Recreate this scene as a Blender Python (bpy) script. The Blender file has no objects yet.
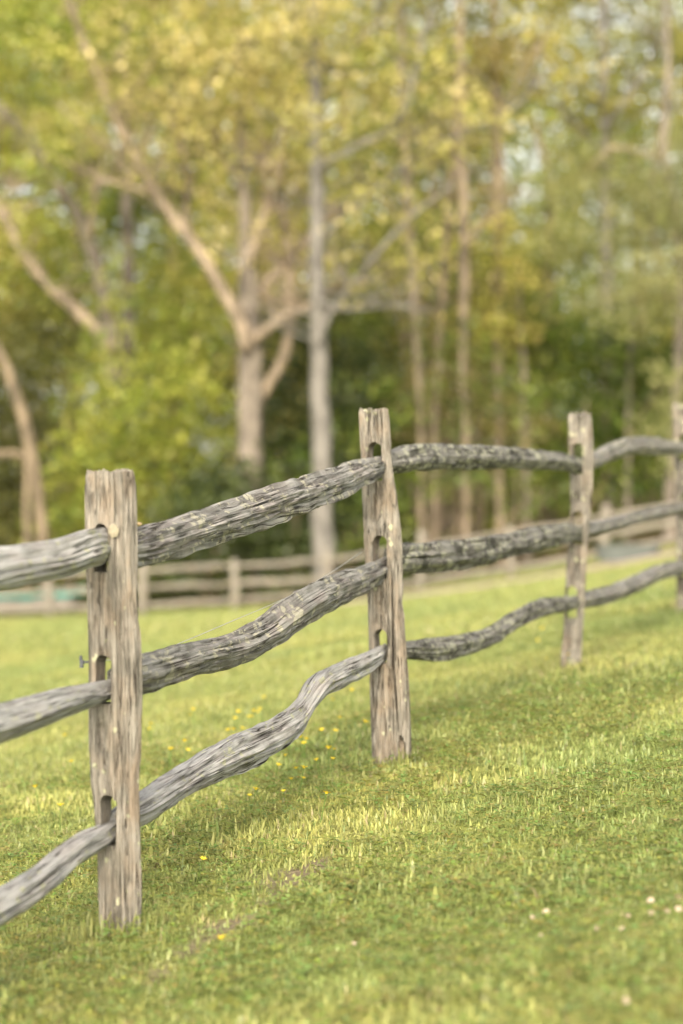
import bpy, bmesh, math, random
import numpy as np
from mathutils import Vector, Matrix, noise as mn

random.seed(11)
RNG = np.random.default_rng(11)
scene = bpy.context.scene
COL = scene.collection

# ------------------------------------------------------------------ camera frame
F = 2418.0            # focal length in pixels (85 mm on a 36 mm high frame of 1024 px)
CX, CY = 341.5, 512.0
CAMZ = 1.0


def at(px, py, Y):
    return Vector(((px - CX) / F * Y, Y, CAMZ + (CY - py) / F * Y))


# ------------------------------------------------------------------ terrain
_kn = np.array([(-60, -1.0), (0, -1.0), (3.65, -.965), (6.05, -.965), (8.46, -.845), (11.08, -.85), (13.9, -.855), (17, -.90),
                (20, -.99), (30, -1.36), (40, -1.78), (51, -2.10), (60, -2.22), (80, -2.3), (120, -2.2), (200, -1.0), (1200, 6.0)])
_ty = np.arange(-60, 1200, .2)
_ta = np.interp(_ty, _kn[:, 0], _kn[:, 1])
_k = np.exp(-.5 * (np.arange(-12, 13) / 4.0) ** 2); _k /= _k.sum()
_ta = np.convolve(np.pad(_ta, 12, mode='edge'), _k, mode='valid')


def _hash(ix, iy, seed):
    h = (ix * 374761393 + iy * 668265263 + seed * 974634137) & 0xFFFFFFFF
    h = ((h ^ (h >> 13)) * 1274126177) & 0xFFFFFFFF
    return ((h ^ (h >> 16)) & 0xFFFF) / 65535.0


def vn(x, y, scale, seed=0):
    """value noise 0..1, vectorised"""
    x = np.asarray(x, float) * scale; y = np.asarray(y, float) * scale
    ix = np.floor(x).astype(np.int64); iy = np.floor(y).astype(np.int64)
    fx = x - ix; fy = y - iy
    fx = fx * fx * (3 - 2 * fx); fy = fy * fy * (3 - 2 * fy)
    a = _hash(ix, iy, seed); b = _hash(ix + 1, iy, seed); c = _hash(ix, iy + 1, seed); d = _hash(ix + 1, iy + 1, seed)
    return (a * (1 - fx) + b * fx) * (1 - fy) + (c * (1 - fx) + d * fx) * fy


def sstep(a, b, x):
    t = np.clip((np.asarray(x, float) - a) / (b - a), 0, 1)
    return t * t * (3 - 2 * t)


def gz(x, y):
    x = np.asarray(x, float); y = np.asarray(y, float)
    A = np.interp(y, _ty, _ta)
    t = sstep(13, 42, y)
    xn = np.clip(x, -9, 12)
    near = .15 * xn
    xf = np.clip(x, -40, 30)
    xr = .5 * (xf + np.sqrt(xf * xf + 1.0)); y_r = sstep(28, 48, y)
    far = .06 * xr * y_r + .08 * xf + .05 * np.sqrt(xf * xf + 9)
    bump = (vn(x, y, 1.3, 3) - .5) * .035 + (vn(x, y, 3.7, 4) - .5) * .016
    bump = bump * (1 - sstep(30, 60, y)) + (vn(x, y, .25, 5) - .5) * .15 * sstep(20, 50, y)
    return CAMZ - .034 * (1 - sstep(14, 30, y)) + A + near * (1 - t) + far * t + bump


def gzf(x, y):
    return float(gz(np.array([x]), np.array([y]))[0])


def ground_px(px, py, y0=3.0):
    """where the sight line through a pixel meets the lawn"""
    Y = np.arange(y0, 60, .01)
    X = (px - CX) / F * Y
    row = CY - (gz(X, Y) - CAMZ) / Y * F
    i = np.argmax(row < py)
    return Vector((X[i], Y[i], gzf(X[i], Y[i])))


# ------------------------------------------------------------------ helpers
def link(o, parent=None):
    COL.objects.link(o)
    if parent is not None:
        o.parent = parent
        o.matrix_parent_inverse = Matrix.Translation(-parent.location)
    return o


def empty(name, loc, label, cat, group=None):
    o = bpy.data.objects.new(name, None)
    o.empty_display_size = .2
    o.location = loc
    o['label'] = label; o['category'] = cat
    if group: o['group'] = group
    COL.objects.link(o)
    return o


def mesh_obj(name, verts, faces, mat, parent=None, smooth=True, origin=None):
    me = bpy.data.meshes.new(name)
    if origin is not None:
        verts = [Vector(v) - origin for v in verts]
    me.from_pydata([tuple(v) for v in verts], [], faces)
    me.update()
    if smooth:
        me.polygons.foreach_set('use_smooth', [True] * len(me.polygons))
    if mat: me.materials.append(mat)
    o = bpy.data.objects.new(name, me)
    if origin is not None: o.location = origin
    return link(o, parent)


def np_mesh(name, V, faces_list, mat, colors=None, parent=None, smooth=False):
    """V (n,3); faces_list = list of int arrays (m,k) with fixed k each"""
    me = bpy.data.meshes.new(name)
    me.vertices.add(len(V)); me.vertices.foreach_set('co', np.ascontiguousarray(V, np.float32).ravel())
    loops = np.concatenate([f.ravel() for f in faces_list]).astype(np.int32)
    tot = np.concatenate([np.full(len(f), f.shape[1]) for f in faces_list]).astype(np.int32)
    start = np.concatenate([[0], np.cumsum(tot)[:-1]]).astype(np.int32)
    me.loops.add(len(loops)); me.loops.foreach_set('vertex_index', loops)
    me.polygons.add(len(tot)); me.polygons.foreach_set('loop_start', start); me.polygons.foreach_set('loop_total', tot)
    if smooth: me.polygons.foreach_set('use_smooth', np.ones(len(tot), bool))
    me.update(calc_edges=True)
    if colors is not None:
        a = me.attributes.new('tint', 'FLOAT_COLOR', 'POINT')
        c = np.ones((len(V), 4), np.float32); c[:, :3] = colors
        a.data.foreach_set('color', c.ravel())
    if mat: me.materials.append(mat)
    o = bpy.data.objects.new(name, me)
    return link(o, parent)


# ------------------------------------------------------------------ materials
def new_mat(name):
    m = bpy.data.materials.new(name); m.use_nodes = True
    nt = m.node_tree; nt.nodes.clear()
    return m, nt.nodes, nt.links


def N(ns, typ, **kw):
    n = ns.new(typ)
    for k, v in kw.items():
        if k.startswith('i_'):
            n.inputs[k[2:].replace('_', ' ')].default_value = v
        else:
            setattr(n, k, v)
    return n


def ramp(ns, stops):
    r = ns.new('ShaderNodeValToRGB'); e = r.color_ramp.elements
    while len(e) < len(stops): e.new(.5)
    for el, (p, c) in zip(e, stops):
        el.position = p
        el.color = (c, c, c, 1) if isinstance(c, (int, float)) else (*c, 1)
    return r


def mixc(ns, ls, fac, a, b, mode='MIX'):
    m = ns.new('ShaderNodeMix'); m.data_type = 'RGBA'; m.blend_type = mode
    if isinstance(fac, (int, float)): m.inputs[0].default_value = fac
    else: ls.new(fac, m.inputs[0])
    for s, v in ((6, a), (7, b)):
        if isinstance(v, tuple): m.inputs[s].default_value = (*v, 1)
        else: ls.new(v, m.inputs[s])
    return m.outputs[2]


def mth(ns, ls, op, a, b=0.0):
    m = ns.new('ShaderNodeMath'); m.operation = op
    for i, v in enumerate((a, b)):
        if isinstance(v, (int, float)): m.inputs[i].default_value = v
        else: ls.new(v, m.inputs[i])
    return m.outputs[0]


def wood_mat(name, dark, mid, light, warm=(.36, .26, .16), warm_amt=.35, lichen=.35, algae=.2, crack=.8, lichen_col=(.52, .52, .36), bump=.9):
    m, ns, ls = new_mat(name)
    at_ = N(ns, 'ShaderNodeAttribute', attribute_name='grain')
    oi = ns.new('ShaderNodeObjectInfo')
    off = N(ns, 'ShaderNodeVectorMath', operation='SCALE'); off.inputs[0].default_value = (7.3, 3.1, 11.7)
    ls.new(oi.outputs['Random'], off.inputs['Scale'])
    add = N(ns, 'ShaderNodeVectorMath', operation='ADD')
    ls.new(at_.outputs['Vector'], add.inputs[0]); ls.new(off.outputs[0], add.inputs[1])

    def scaled(v):
        mp = N(ns, 'ShaderNodeVectorMath', operation='MULTIPLY'); mp.inputs[1].default_value = v
        ls.new(add.outputs[0], mp.inputs[0]); return mp.outputs[0]

    def noise(v, detail=5, rough=.6, dist=0.0):
        n = N(ns, 'ShaderNodeTexNoise'); n.inputs['Scale'].default_value = 1; n.inputs['Detail'].default_value = detail
        n.inputs['Roughness'].default_value = rough; n.inputs['Distortion'].default_value = dist
        ls.new(scaled(v), n.inputs['Vector']); return n.outputs['Fac']

    fib = noise((460, 460, 6), 4, .65, .15)
    streak = noise((170, 170, 3.0), 5, .64, .3)
    broad = noise((26, 26, 6), 4, .6, .3)
    blot = noise((14, 14, 7), 4, .6)
    blot2 = noise((13, 13, 9), 4, .62)
    fine = noise((300, 300, 150), 3, .6)
    vo = N(ns, 'ShaderNodeTexNoise'); vo.inputs['Scale'].default_value = 1; vo.inputs['Detail'].default_value = 3
    vo.inputs['Roughness'].default_value = .5; vo.inputs['Distortion'].default_value = .5
    ls.new(scaled((110, 110, 2.2)), vo.inputs['Vector'])
    ridge = mth(ns, ls, 'ABSOLUTE', mth(ns, ls, 'SUBTRACT', vo.outputs['Fac'], .5))
    cr = ramp(ns, [(0.0, 1.0), (.012, .85), (.038, 0.0)]); ls.new(ridge, cr.inputs[0])
    gate = ramp(ns, [(.42, .15), (.58, 1.0)]); ls.new(broad, gate.inputs[0])
    crk = mth(ns, ls, 'MULTIPLY', mth(ns, ls, 'MULTIPLY', cr.outputs[0], crack), gate.outputs[0])

    v = mth(ns, ls, 'ADD', mth(ns, ls, 'MULTIPLY', fib, .40), mth(ns, ls, 'MULTIPLY', streak, .40))
    v = mth(ns, ls, 'ADD', v, mth(ns, ls, 'MULTIPLY', broad, .20))
    base = ramp(ns, [(.32, dark), (.43, mid), (.60, light)]); ls.new(v, base.inputs[0])
    wr = ramp(ns, [(.45, 0.0), (.64, 1.0)]); ls.new(blot, wr.inputs[0])
    c = mixc(ns, ls, mth(ns, ls, 'MULTIPLY', wr.outputs[0], warm_amt), base.outputs[0], warm)
    # green-black algae film
    al = ramp(ns, [(.47, 0.0), (.60, 1.0)]); ls.new(blot2, al.inputs[0])
    c = mixc(ns, ls, mth(ns, ls, 'MULTIPLY', al.outputs[0], algae), c, (.060, .060, .050))
    # lichen: crisp-edged blotches
    ln = noise((90, 90, 80), 4, .6, .2)
    ln2 = noise((10, 10, 8), 3, .55)
    vc = N(ns, 'ShaderNodeTexVoronoi'); vc.inputs['Scale'].default_value = 1
    ls.new(scaled((36, 36, 30)), vc.inputs['Vector'])
    sc_ = ns.new('ShaderNodeSeparateColor'); ls.new(vc.outputs['Color'], sc_.inputs[0])
    rad = mth(ns, ls, 'MULTIPLY', sc_.outputs[0], .52)                                   # patch size differs from cell to cell
    edge = mth(ns, ls, 'SUBTRACT', mth(ns, ls, 'ADD', rad, mth(ns, ls, 'MULTIPLY', mth(ns, ls, 'SUBTRACT', ln, .5), .75)), vc.outputs['Distance'])
    area = mth(ns, ls, 'MULTIPLY', mth(ns, ls, 'SUBTRACT', ln2, .62 - .20 * lichen), 1.6)
    lr = ramp(ns, [(.0, 0.0), (.045, 1.0)]); ls.new(mth(ns, ls, 'ADD', edge, area), lr.inputs[0])
    lcol = mixc(ns, ls, fine, tuple(x * .75 for x in lichen_col), tuple(min(1, x * 1.25) for x in lichen_col))
    lm = mth(ns, ls, 'MULTIPLY', lr.outputs[0], .88)
    c = mixc(ns, ls, lm, c, lcol)
    c = mixc(ns, ls, crk, c, (.035, .028, .022))
    h = mth(ns, ls, 'ADD', mth(ns, ls, 'MULTIPLY', fib, .5), mth(ns, ls, 'MULTIPLY', streak, .8))
    h = mth(ns, ls, 'ADD', h, mth(ns, ls, 'MULTIPLY', fine, .25))
    h = mth(ns, ls, 'SUBTRACT', h, mth(ns, ls, 'MULTIPLY', crk, .9))
    h = mth(ns, ls, 'ADD', h, mth(ns, ls, 'MULTIPLY', lm, .25))
    bp = N(ns, 'ShaderNodeBump'); bp.inputs['Strength'].default_value = bump; bp.inputs['Distance'].default_value = .006
    ls.new(h, bp.inputs['Height'])
    b = N(ns, 'ShaderNodeBsdfPrincipled'); b.inputs['Roughness'].default_value = .92
    b.inputs['Specular IOR Level'].default_value = .15
    ls.new(c, b.inputs['Base Color']); ls.new(bp.outputs[0], b.inputs['Normal'])
    o = ns.new('ShaderNodeOutputMaterial'); ls.new(b.outputs[0], o.inputs[0])
    return m


def tint_leaf_mat(name, trans=.35, gain=1.0):
    m, ns, ls = new_mat(name)
    a = N(ns, 'ShaderNodeAttribute', attribute_name='tint')
    nz = N(ns, 'ShaderNodeTexNoise'); nz.inputs['Scale'].default_value = 9
    g = N(ns, 'ShaderNodeNewGeometry'); ls.new(g.outputs['Position'], nz.inputs['Vector'])
    r = ramp(ns, [(.3, .78), (.7, 1.22)]); ls.new(nz.outputs['Fac'], r.inputs[0])
    c = mixc(ns, ls, 1.0, a.outputs['Color'], r.outputs[0], 'MULTIPLY')
    d = N(ns, 'ShaderNodeBsdfDiffuse'); ls.new(c, d.inputs['Color'])
    t = N(ns, 'ShaderNodeBsdfTranslucent'); ls.new(c, t.inputs['Color'])
    mx = N(ns, 'ShaderNodeMixShader'); mx.inputs[0].default_value = trans
    ls.new(d.outputs[0], mx.inputs[1]); ls.new(t.outputs[0], mx.inputs[2])
    gl = N(ns, 'ShaderNodeBsdfGlossy'); gl.inputs['Roughness'].default_value = .45
    mx2 = N(ns, 'ShaderNodeMixShader'); mx2.inputs[0].default_value = .035
    ls.new(mx.outputs[0], mx2.inputs[1]); ls.new(gl.outputs[0], mx2.inputs[2])
    o = ns.new('ShaderNodeOutputMaterial'); ls.new(mx2.outputs[0], o.inputs[0])
    return m


def bark_mat(name, a, b):
    m, ns, ls = new_mat(name)
    tc = ns.new('ShaderNodeTexCoord'); oi = ns.new('ShaderNodeObjectInfo')
    mp = N(ns, 'ShaderNodeVectorMath', operation='MULTIPLY'); mp.inputs[1].default_value = (7, 7, 1.6)
    ls.new(tc.outputs['Object'], mp.inputs[0])
    n = N(ns, 'ShaderNodeTexNoise'); n.inputs['Scale'].default_value = 1; n.inputs['Detail'].default_value = 6; n.inputs['Roughness'].default_value = .65
    ls.new(mp.outputs[0], n.inputs['Vector'])
    n2 = N(ns, 'ShaderNodeTexNoise'); n2.inputs['Scale'].default_value = 1.6; n2.inputs['Detail'].default_value = 3
    ls.new(tc.outputs['Object'], n2.inputs['Vector'])
    f = mth(ns, ls, 'ADD', mth(ns, ls, 'MULTIPLY', n.outputs['Fac'], .6), mth(ns, ls, 'MULTIPLY', n2.outputs['Fac'], .4))
    r = ramp(ns, [(.40, a), (.56, b)]); ls.new(f, r.inputs[0])
    bp = N(ns, 'ShaderNodeBump'); bp.inputs['Strength'].default_value = .8; bp.inputs['Distance'].default_value = .04
    ls.new(n.outputs['Fac'], bp.inputs['Height'])
    s = N(ns, 'ShaderNodeBsdfPrincipled'); s.inputs['Roughness'].default_value = .95; s.inputs['Specular IOR Level'].default_value = .1
    ls.new(r.outputs[0], s.inputs['Base Color']); ls.new(bp.outputs[0], s.inputs['Normal'])
    o = ns.new('ShaderNodeOutputMaterial'); ls.new(s.outputs[0], o.inputs[0])
    return m


def plain_mat(name, col, rough=.8, var=.25, scale=60, metallic=0.0):
    m, ns, ls = new_mat(name)
    tc = ns.new('ShaderNodeTexCoord')
    n = N(ns, 'ShaderNodeTexNoise'); n.inputs['Scale'].default_value = scale; n.inputs['Detail'].default_value = 4
    ls.new(tc.outputs['Object'], n.inputs['Vector'])
    c = mixc(ns, ls, n.outputs['Fac'], tuple(x * (1 - var) for x in col), tuple(min(1, x * (1 + var)) for x in col))
    s = N(ns, 'ShaderNodeBsdfPrincipled'); s.inputs['Roughness'].default_value = rough; s.inputs['Metallic'].default_value = metallic
    ls.new(c, s.inputs['Base Color'])
    bp = N(ns, 'ShaderNodeBump'); bp.inputs['Strength'].default_value = .5; bp.inputs['Distance'].default_value = .002
    ls.new(n.outputs['Fac'], bp.inputs['Height']); ls.new(bp.outputs[0], s.inputs['Normal'])
    o = ns.new('ShaderNodeOutputMaterial'); ls.new(s.outputs[0], o.inputs[0])
    return m


M_POST = wood_mat('weathered_post_wood', (.06, .05, .042), (.235, .213, .18), (.42, .39, .34), warm=(.31, .225, .15), warm_amt=.5, lichen=-.35, algae=.35, crack=1.0, bump=1.0)
M_POST2 = wood_mat('far_post_wood', (.055, .048, .04), (.21, .192, .165), (.38, .355, .31), warm=(.28, .205, .14), warm_amt=.45, lichen=.05, algae=.5, crack=1.0)
M_SILVER = wood_mat('silver_rail_wood', (.15, .148, .144), (.40, .395, .385), (.62, .615, .60), warm=(.40, .33, .31), warm_amt=.3, lichen=.1, algae=.25, crack=1.0)
M_GREY = wood_mat('grey_rail_wood', (.08, .078, .075), (.25, .245, .232), (.44, .43, .405), warm=(.30, .22, .21), warm_amt=.3, lichen=.5, algae=.45, crack=1.0, lichen_col=(.47, .45, .35))
M_DARK = wood_mat('mossy_dark_rail_wood', (.05, .05, .046), (.18, .177, .165), (.38, .37, .345), warm=(.2, .16, .12), warm_amt=.15, lichen=.9, algae=.85, crack=.9, lichen_col=(.42, .42, .33))
M_LICH = plain_mat('pale_lichen', (.27, .245, .175), .95, .5, 120)
M_LEAF = tint_leaf_mat('tree_leaves', .40)
M_GRASS = tint_leaf_mat('grass_blades', .38)
M_BARK_PALE = bark_mat('pale_bark', (.085, .075, .065), (.25, .215, .175))
M_BARK_LIT = bark_mat('sunlit_bark', (.12, .10, .075), (.33, .265, .195))  # lighter copy of the bark, sunlight painted into its colour
M_BARK_GREY = bark_mat('grey_bark', (.09, .085, .078), (.21, .198, .178))
M_BARK_BROWN = bark_mat('brown_bark', (.09, .075, .055), (.24, .19, .13))
M_FARWOOD = wood_mat('far_fence_wood', (.12, .11, .095), (.19, .172, .15), (.29, .27, .235), warm_amt=.3, lichen=.1, algae=.15, crack=.3)


# ground material -----------------------------------------------------------
def ground_mat():
    m, ns, ls = new_mat('lawn_soil')
    g = N(ns, 'ShaderNodeNewGeometry')
    a = N(ns, 'ShaderNodeAttribute', attribute_name='tint')   # r dirt, g litter
    sep = ns.new('ShaderNodeSeparateColor'); ls.new(a.outputs['Color'], sep.inputs[0])

    def nz(s, d=5):
        n = N(ns, 'ShaderNodeTexNoise'); n.inputs['Scale'].default_value = s; n.inputs['Detail'].default_value = d
        ls.new(g.outputs['Position'], n.inputs['Vector']); return n.outputs['Fac']
    n1, n2, n3 = nz(2.2), nz(38), nz(.35, 3)
    gr = ramp(ns, [(.33, (.20, .235, .07)), (.5, (.25, .275, .085)), (.68, (.31, .31, .115))]); ls.new(n1, gr.inputs[0])
    fi = ramp(ns, [(.3, .6), (.7, 1.35)]); ls.new(n2, fi.inputs[0])
    c = mixc(ns, ls, 1.0, gr.outputs[0], fi.outputs[0], 'MULTIPLY')
    lit = ramp(ns, [(.35, (.10, .075, .04)), (.65, (.20, .145, .08))]); ls.new(n1, lit.inputs[0])
    dirt = ramp(ns, [(.35, (.15, .12, .08)), (.65, (.26, .21, .145))]); ls.new(n2, dirt.inputs[0])
    c = mixc(ns, ls, sep.outputs[1], c, lit.outputs[0])
    c = mixc(ns, ls, sep.outputs[0], c, dirt.outputs[0])
    bp = N(ns, 'ShaderNodeBump'); bp.inputs['Strength'].default_value = .7; bp.inputs['Distance'].default_value = .02
    ls.new(n2, bp.inputs['Height'])
    s = N(ns, 'ShaderNodeBsdfPrincipled'); s.inputs['Roughness'].default_value = .95; s.inputs['Specular IOR Level'].default_value = .05
    ls.new(c, s.inputs['Base Color']); ls.new(bp.outputs[0], s.inputs['Normal'])
    o = ns.new('ShaderNodeOutputMaterial'); ls.new(s.outputs[0], o.inputs[0])
    return m


# worn strip of bare soil in the lawn
_dirt_pts = [ground_px(150, 985), ground_px(205, 940), ground_px(262, 902), ground_px(315, 866), ground_px(352, 843)]


def dirt_mask(x, y):
    x = np.asarray(x, float); y = np.asarray(y, float)
    d = np.full(x.shape, 9.0)
    for a, b in zip(_dirt_pts[:-1], _dirt_pts[1:]):
        ex, ey = b.x - a.x, b.y - a.y
        t = np.clip(((x - a.x) * ex + (y - a.y) * ey) / (ex * ex + ey * ey), 0, 1)
        d = np.minimum(d, np.hypot(x - a.x - t * ex, (y - a.y - t * ey)))
    w = .055 + .26 * (vn(x, y, 3.2, 21) - .45) + .12 * (vn(x, y, 13.0, 22) - .5)
    w = np.maximum(w, -.02)
    return (1 - sstep(w * .3 - .01, w + .05, d)) * (w > -.015)


def grow(a, b, step, lim, ratio=1.25):
    c = list(np.arange(a, b + step * .5, step)); s = step
    lo = []; v = c[0]
    while v > -lim:
        s *= ratio; v -= s; lo.append(v)
    s = step; v = c[-1]; hi = []
    while v < lim:
        s *= ratio if v > 40 or s < .45 else 1.0
        v += s; hi.append(v)
    return np.array(lo[::-1] + c + hi)


gx = grow(-3, 4, .06, 700, 1.2); gy = grow(2.5, 14, .06, 900, 1.12)
GX, GY = np.meshgrid(gx, gy)
V = np.stack([GX.ravel(), GY.ravel(), gz(GX.ravel(), GY.ravel())], 1)
nx = len(gx); ny = len(gy)
I, J = np.meshgrid(np.arange(nx - 1), np.arange(ny - 1)); b0 = (J * nx + I).ravel()
Fq = np.stack([b0, b0 + 1, b0 + 1 + nx, b0 + nx], 1)
tc = np.zeros((len(V), 3)); tc[:, 0] = dirt_mask(V[:, 0], V[:, 1])
tc[:, 1] = sstep(52, 55.5, V[:, 1] + (vn(V[:, 0], V[:, 1], .5, 8) - .5) * 4)
g_o = np_mesh('ground', V, [Fq], ground_mat(), tc, smooth=True); g_o['kind'] = 'structure'

# dirt track beyond the lawn, at the right
trk_mat = plain_mat('pinkish_gravel', (.42, .32, .26), .95, .35, 1.5)
tv = []; tf = []
ts = np.linspace(-1.2, 26, 70)
for i, X in enumerate(ts):
    yc = 45.5 - .10 * X + .4 * math.sin(X * .4)
    hw = 2.6 * min(1, (X + 1.2) / 4 + .08)
    for k in range(9):
        Y = yc + (k / 8 - .5) * 2 * hw + (mn.noise(Vector((X * .8, k, 3))) * .25 if k in (0, 8) else 0)
        tv.append((X, Y, gzf(X, Y) + .03 - (.05 if k in (0, 8) else 0)))
for i in range(len(ts) - 1):
    for k in range(8):
        a = i * 9 + k; tf.append((a, a + 9, a + 10, a + 1))
trk = mesh_obj('dirt_track', tv, tf, trk_mat); trk['kind'] = 'structure'


# ------------------------------------------------------------------ grass
def blades(xs, ys, hmin, hmax, w, lean=.6, simple=False, bright=1.0):
    n = len(xs)
    zs = gz(xs, ys) - .006
    patch = .55 * vn(xs, ys, .9, 31) + .30 * vn(xs, ys, 2.7, 32) + .15 * vn(xs, ys, 9, 33)
    hp = .5 * vn(xs, ys, 1.7, 41) + .5 * vn(xs, ys, 6.0, 42)
    h = (hmin + (hmax - hmin) * RNG.random(n) ** 1.5) * (.55 + .95 * hp)
    az = RNG.random(n) * 2 * np.pi
    ln = (RNG.random(n) ** .7) * lean
    dx, dy = np.cos(az), np.sin(az)
    wx, wy = -dy, dx
    ww = w * (.6 + .8 * RNG.random(n)) * .5
    P = np.stack([xs, ys, zs], 1)
    S = np.stack([wx * ww, wy * ww, np.zeros(n)], 1)
    T = P + np.stack([dx * h * np.sin(ln), dy * h * np.sin(ln), h * np.cos(ln)], 1)
    mid = P + np.stack([dx * h * np.sin(ln) * .32, dy * h * np.sin(ln) * .32, h * (.25 + .35 * np.cos(ln))], 1)
    # colours
    r = RNG.random(n)
    green = np.array([.245, .30, .10]); yel = np.array([.41, .405, .135]); straw = np.array([.42, .36, .19]); deep = np.array([.19, .25, .08])
    t = np.clip((patch - .5) * 1.8 + .42 + (r - .5) * .7, 0, 1)[:, None]
    c = green * (1 - t) + yel * t
    c = np.where((RNG.random(n) < .025 + .025 * (patch > .55))[:, None], straw, c)
    c = np.where((RNG.random(n) < .16 * (1.2 - patch))[:, None], deep, c)
    c = c * (.75 + .5 * RNG.random(n))[:, None] * bright
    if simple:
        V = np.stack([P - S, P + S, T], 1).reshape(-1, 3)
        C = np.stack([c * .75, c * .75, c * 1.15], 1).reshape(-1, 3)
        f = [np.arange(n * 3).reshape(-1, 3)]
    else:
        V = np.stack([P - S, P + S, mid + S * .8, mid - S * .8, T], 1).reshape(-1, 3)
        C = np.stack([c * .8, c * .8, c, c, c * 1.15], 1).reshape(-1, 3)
        b = np.arange(n) * 5
        f = [np.stack([b, b + 1, b + 2, b + 3], 1), np.stack([b + 3, b + 2, b + 4], 1)]
    return V, C, f


def scatter(y0, y1, dens, margin):
    """uniform points on the strip y0..y1 inside the view wedge plus a side margin"""
    area = .5 * (.2824 + .0) * (y1 * y1 - y0 * y0) + 2 * margin * (y1 - y0)
    n = int(area * dens)
    y = y0 + (y1 - y0) * RNG.random(n * 2)
    half = .1412 * y + margin
    keep = RNG.random(n * 2) < half / half.max()
    y = y[keep][:n]; half = half[keep][:n]
    x = (RNG.random(len(y)) * 2 - 1) * half
    return x, y


parts = []
for (y0, y1, dens, mg, hmin, hmax, w, simple, lean) in (
        (3.3, 6.0, 14000, .8, .010, .034, .0046, False, 1.15), (6.0, 9.5, 10500, .8, .010, .035, .0056, False, 1.15), (9.5, 15, 5000, .8, .012, .04, .009, True, 1.1),
        (15, 26, 1300, 1.2, .02, .06, .02, True, 1.0), (26, 53, 400, 2.2, .03, .09, .045, True, 1.0)):
    x, y = scatter(y0, y1, dens, mg)
    dm = dirt_mask(x, y)
    keep = RNG.random(len(x)) > dm * .75
    thin = vn(x, y, 3.3, 55) * .6 + vn(x, y, 8.5, 56) * .4
    keep &= RNG.random(len(x)) < .35 + 1.3 * thin
    if y1 > 40:
        keep &= ~((x > -.6) & (np.abs(y - (45.5 - .1 * x)) < 2.5))
    parts.append(blades(x[keep], y[keep], hmin, hmax, w, lean, simple, 1.2 if y1 < 10 else 1.06))  # near blades coloured lighter to make up for shade between them
# broad-bladed weeds and pale thatch mixed in
for (dens, sc, th, h0, h1, w, ln_) in ((900, 2.1, .60, .02, .06, .011, 1.3), (350, .8, .45, .02, .045, .0035, 1.5), (60, 3.1, .6, .03, .07, .004, .8)):
    x, y = scatter(3.3, 11, dens, .8)
    k = vn(x, y, sc, 60 + int(dens)) > th
    V_, C_, f_ = blades(x[k], y[k], h0, h1, w, ln_, False)
    if dens == 350: C_ = C_ * .3 + np.array([.36, .32, .19]) * .7
    parts.append((V_, C_, f_))
# taller uncut tufts under the rails and round the posts
fence_xy = [(-1.28, 3.65), (-.555, 6.05), (.174, 8.46), (1.05, 11.08), (1.985, 13.9)]
for (a, b) in zip(fence_xy[:-1], fence_xy[1:]):
    n = 2600
    t = RNG.random(n); x = a[0] + (b[0] - a[0]) * t + RNG.normal(0, .10, n); y = a[1] + (b[1] - a[1]) * t + RNG.normal(0, .10, n)
    k = vn(x, y, 4, 77) > .42
    parts.append(blades(x[k], y[k], .012, .042, .005, 1.1, False))
for (a, b) in fence_xy:
    n = 420
    x = a + RNG.normal(0, .075, n); y = b + RNG.normal(0, .075, n) - .02
    parts.append(blades(x, y, .02, .075, .005, .7, False))
Vs, Cs, Fq4, Ft3, off = [], [], [], [], 0
for (v, c, f) in parts:
    Vs.append(v); Cs.append(c)
    for q in f:
        (Fq4 if q.shape[1] == 4 else Ft3).append(q + off)
    off += len(v)
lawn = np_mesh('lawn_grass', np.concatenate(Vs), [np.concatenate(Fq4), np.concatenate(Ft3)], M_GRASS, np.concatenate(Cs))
lawn['kind'] = 'stuff'; lawn['label'] = 'short sunlit green lawn grass with yellowish patches'; lawn['category'] = 'grass'

# clover leaves among the grass
x, y = scatter(3.5, 10, 1100, .6)
k = (vn(x, y, 1.4, 91) * .7 + vn(x, y, 5, 92) * .3 > .50) & (dirt_mask(x, y) < .3)
x, y = x[k], y[k]; n = len(x)
z = gz(x, y) + .012 + .03 * RNG.random(n)
VV, CC = [], []
cb = np.stack([.24 + .16 * RNG.random(n), .30 + .13 * RNG.random(n), .085 + .05 * RNG.random(n)], 1)
a0 = RNG.random(n) * 6.28
for j in range(3):
    a = a0 + j * 2.094; r = .007 + .006 * RNG.random(n)
    tl = (RNG.random(n) - .3) * .012
    d = np.stack([np.cos(a), np.sin(a), np.zeros(n)], 1); s = np.stack([-np.sin(a), np.cos(a), np.zeros(n)], 1)
    P = np.stack([x, y, z], 1); up = np.array([0, 0, 1.0])
    VV.append(np.stack([P, P + (d * 1.1 + s * .62) * r[:, None] + up * tl[:, None], P + d * 1.9 * r[:, None] + up * tl[:, None] * .8, P + (d * 1.1 - s * .62) * r[:, None] + up * tl[:, None]], 1).reshape(-1, 3))
    CC.append(np.repeat(cb, 4, 0))
VV = np.concatenate(VV); CC = np.concatenate(CC)
cl = np_mesh('clover_leaves', VV, [np.arange(len(VV)).reshape(-1, 4)], M_GRASS, CC)
cl['kind'] = 'stuff'; cl['label'] = 'low clover leaves mixed into the near lawn'; cl['category'] = 'ground cover'


# ------------------------------------------------------------------ fence
def grain_attr(me, vals=None):
    a = me.attributes.get('grain') or me.attributes.new('grain', 'FLOAT_VECTOR', 'POINT')
    if vals is None:
        co = np.empty(len(me.vertices) * 3, np.float32); me.vertices.foreach_get('co', co); vals = co
    a.data.foreach_set('vector', np.ascontiguousarray(vals, np.float32).ravel())


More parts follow.
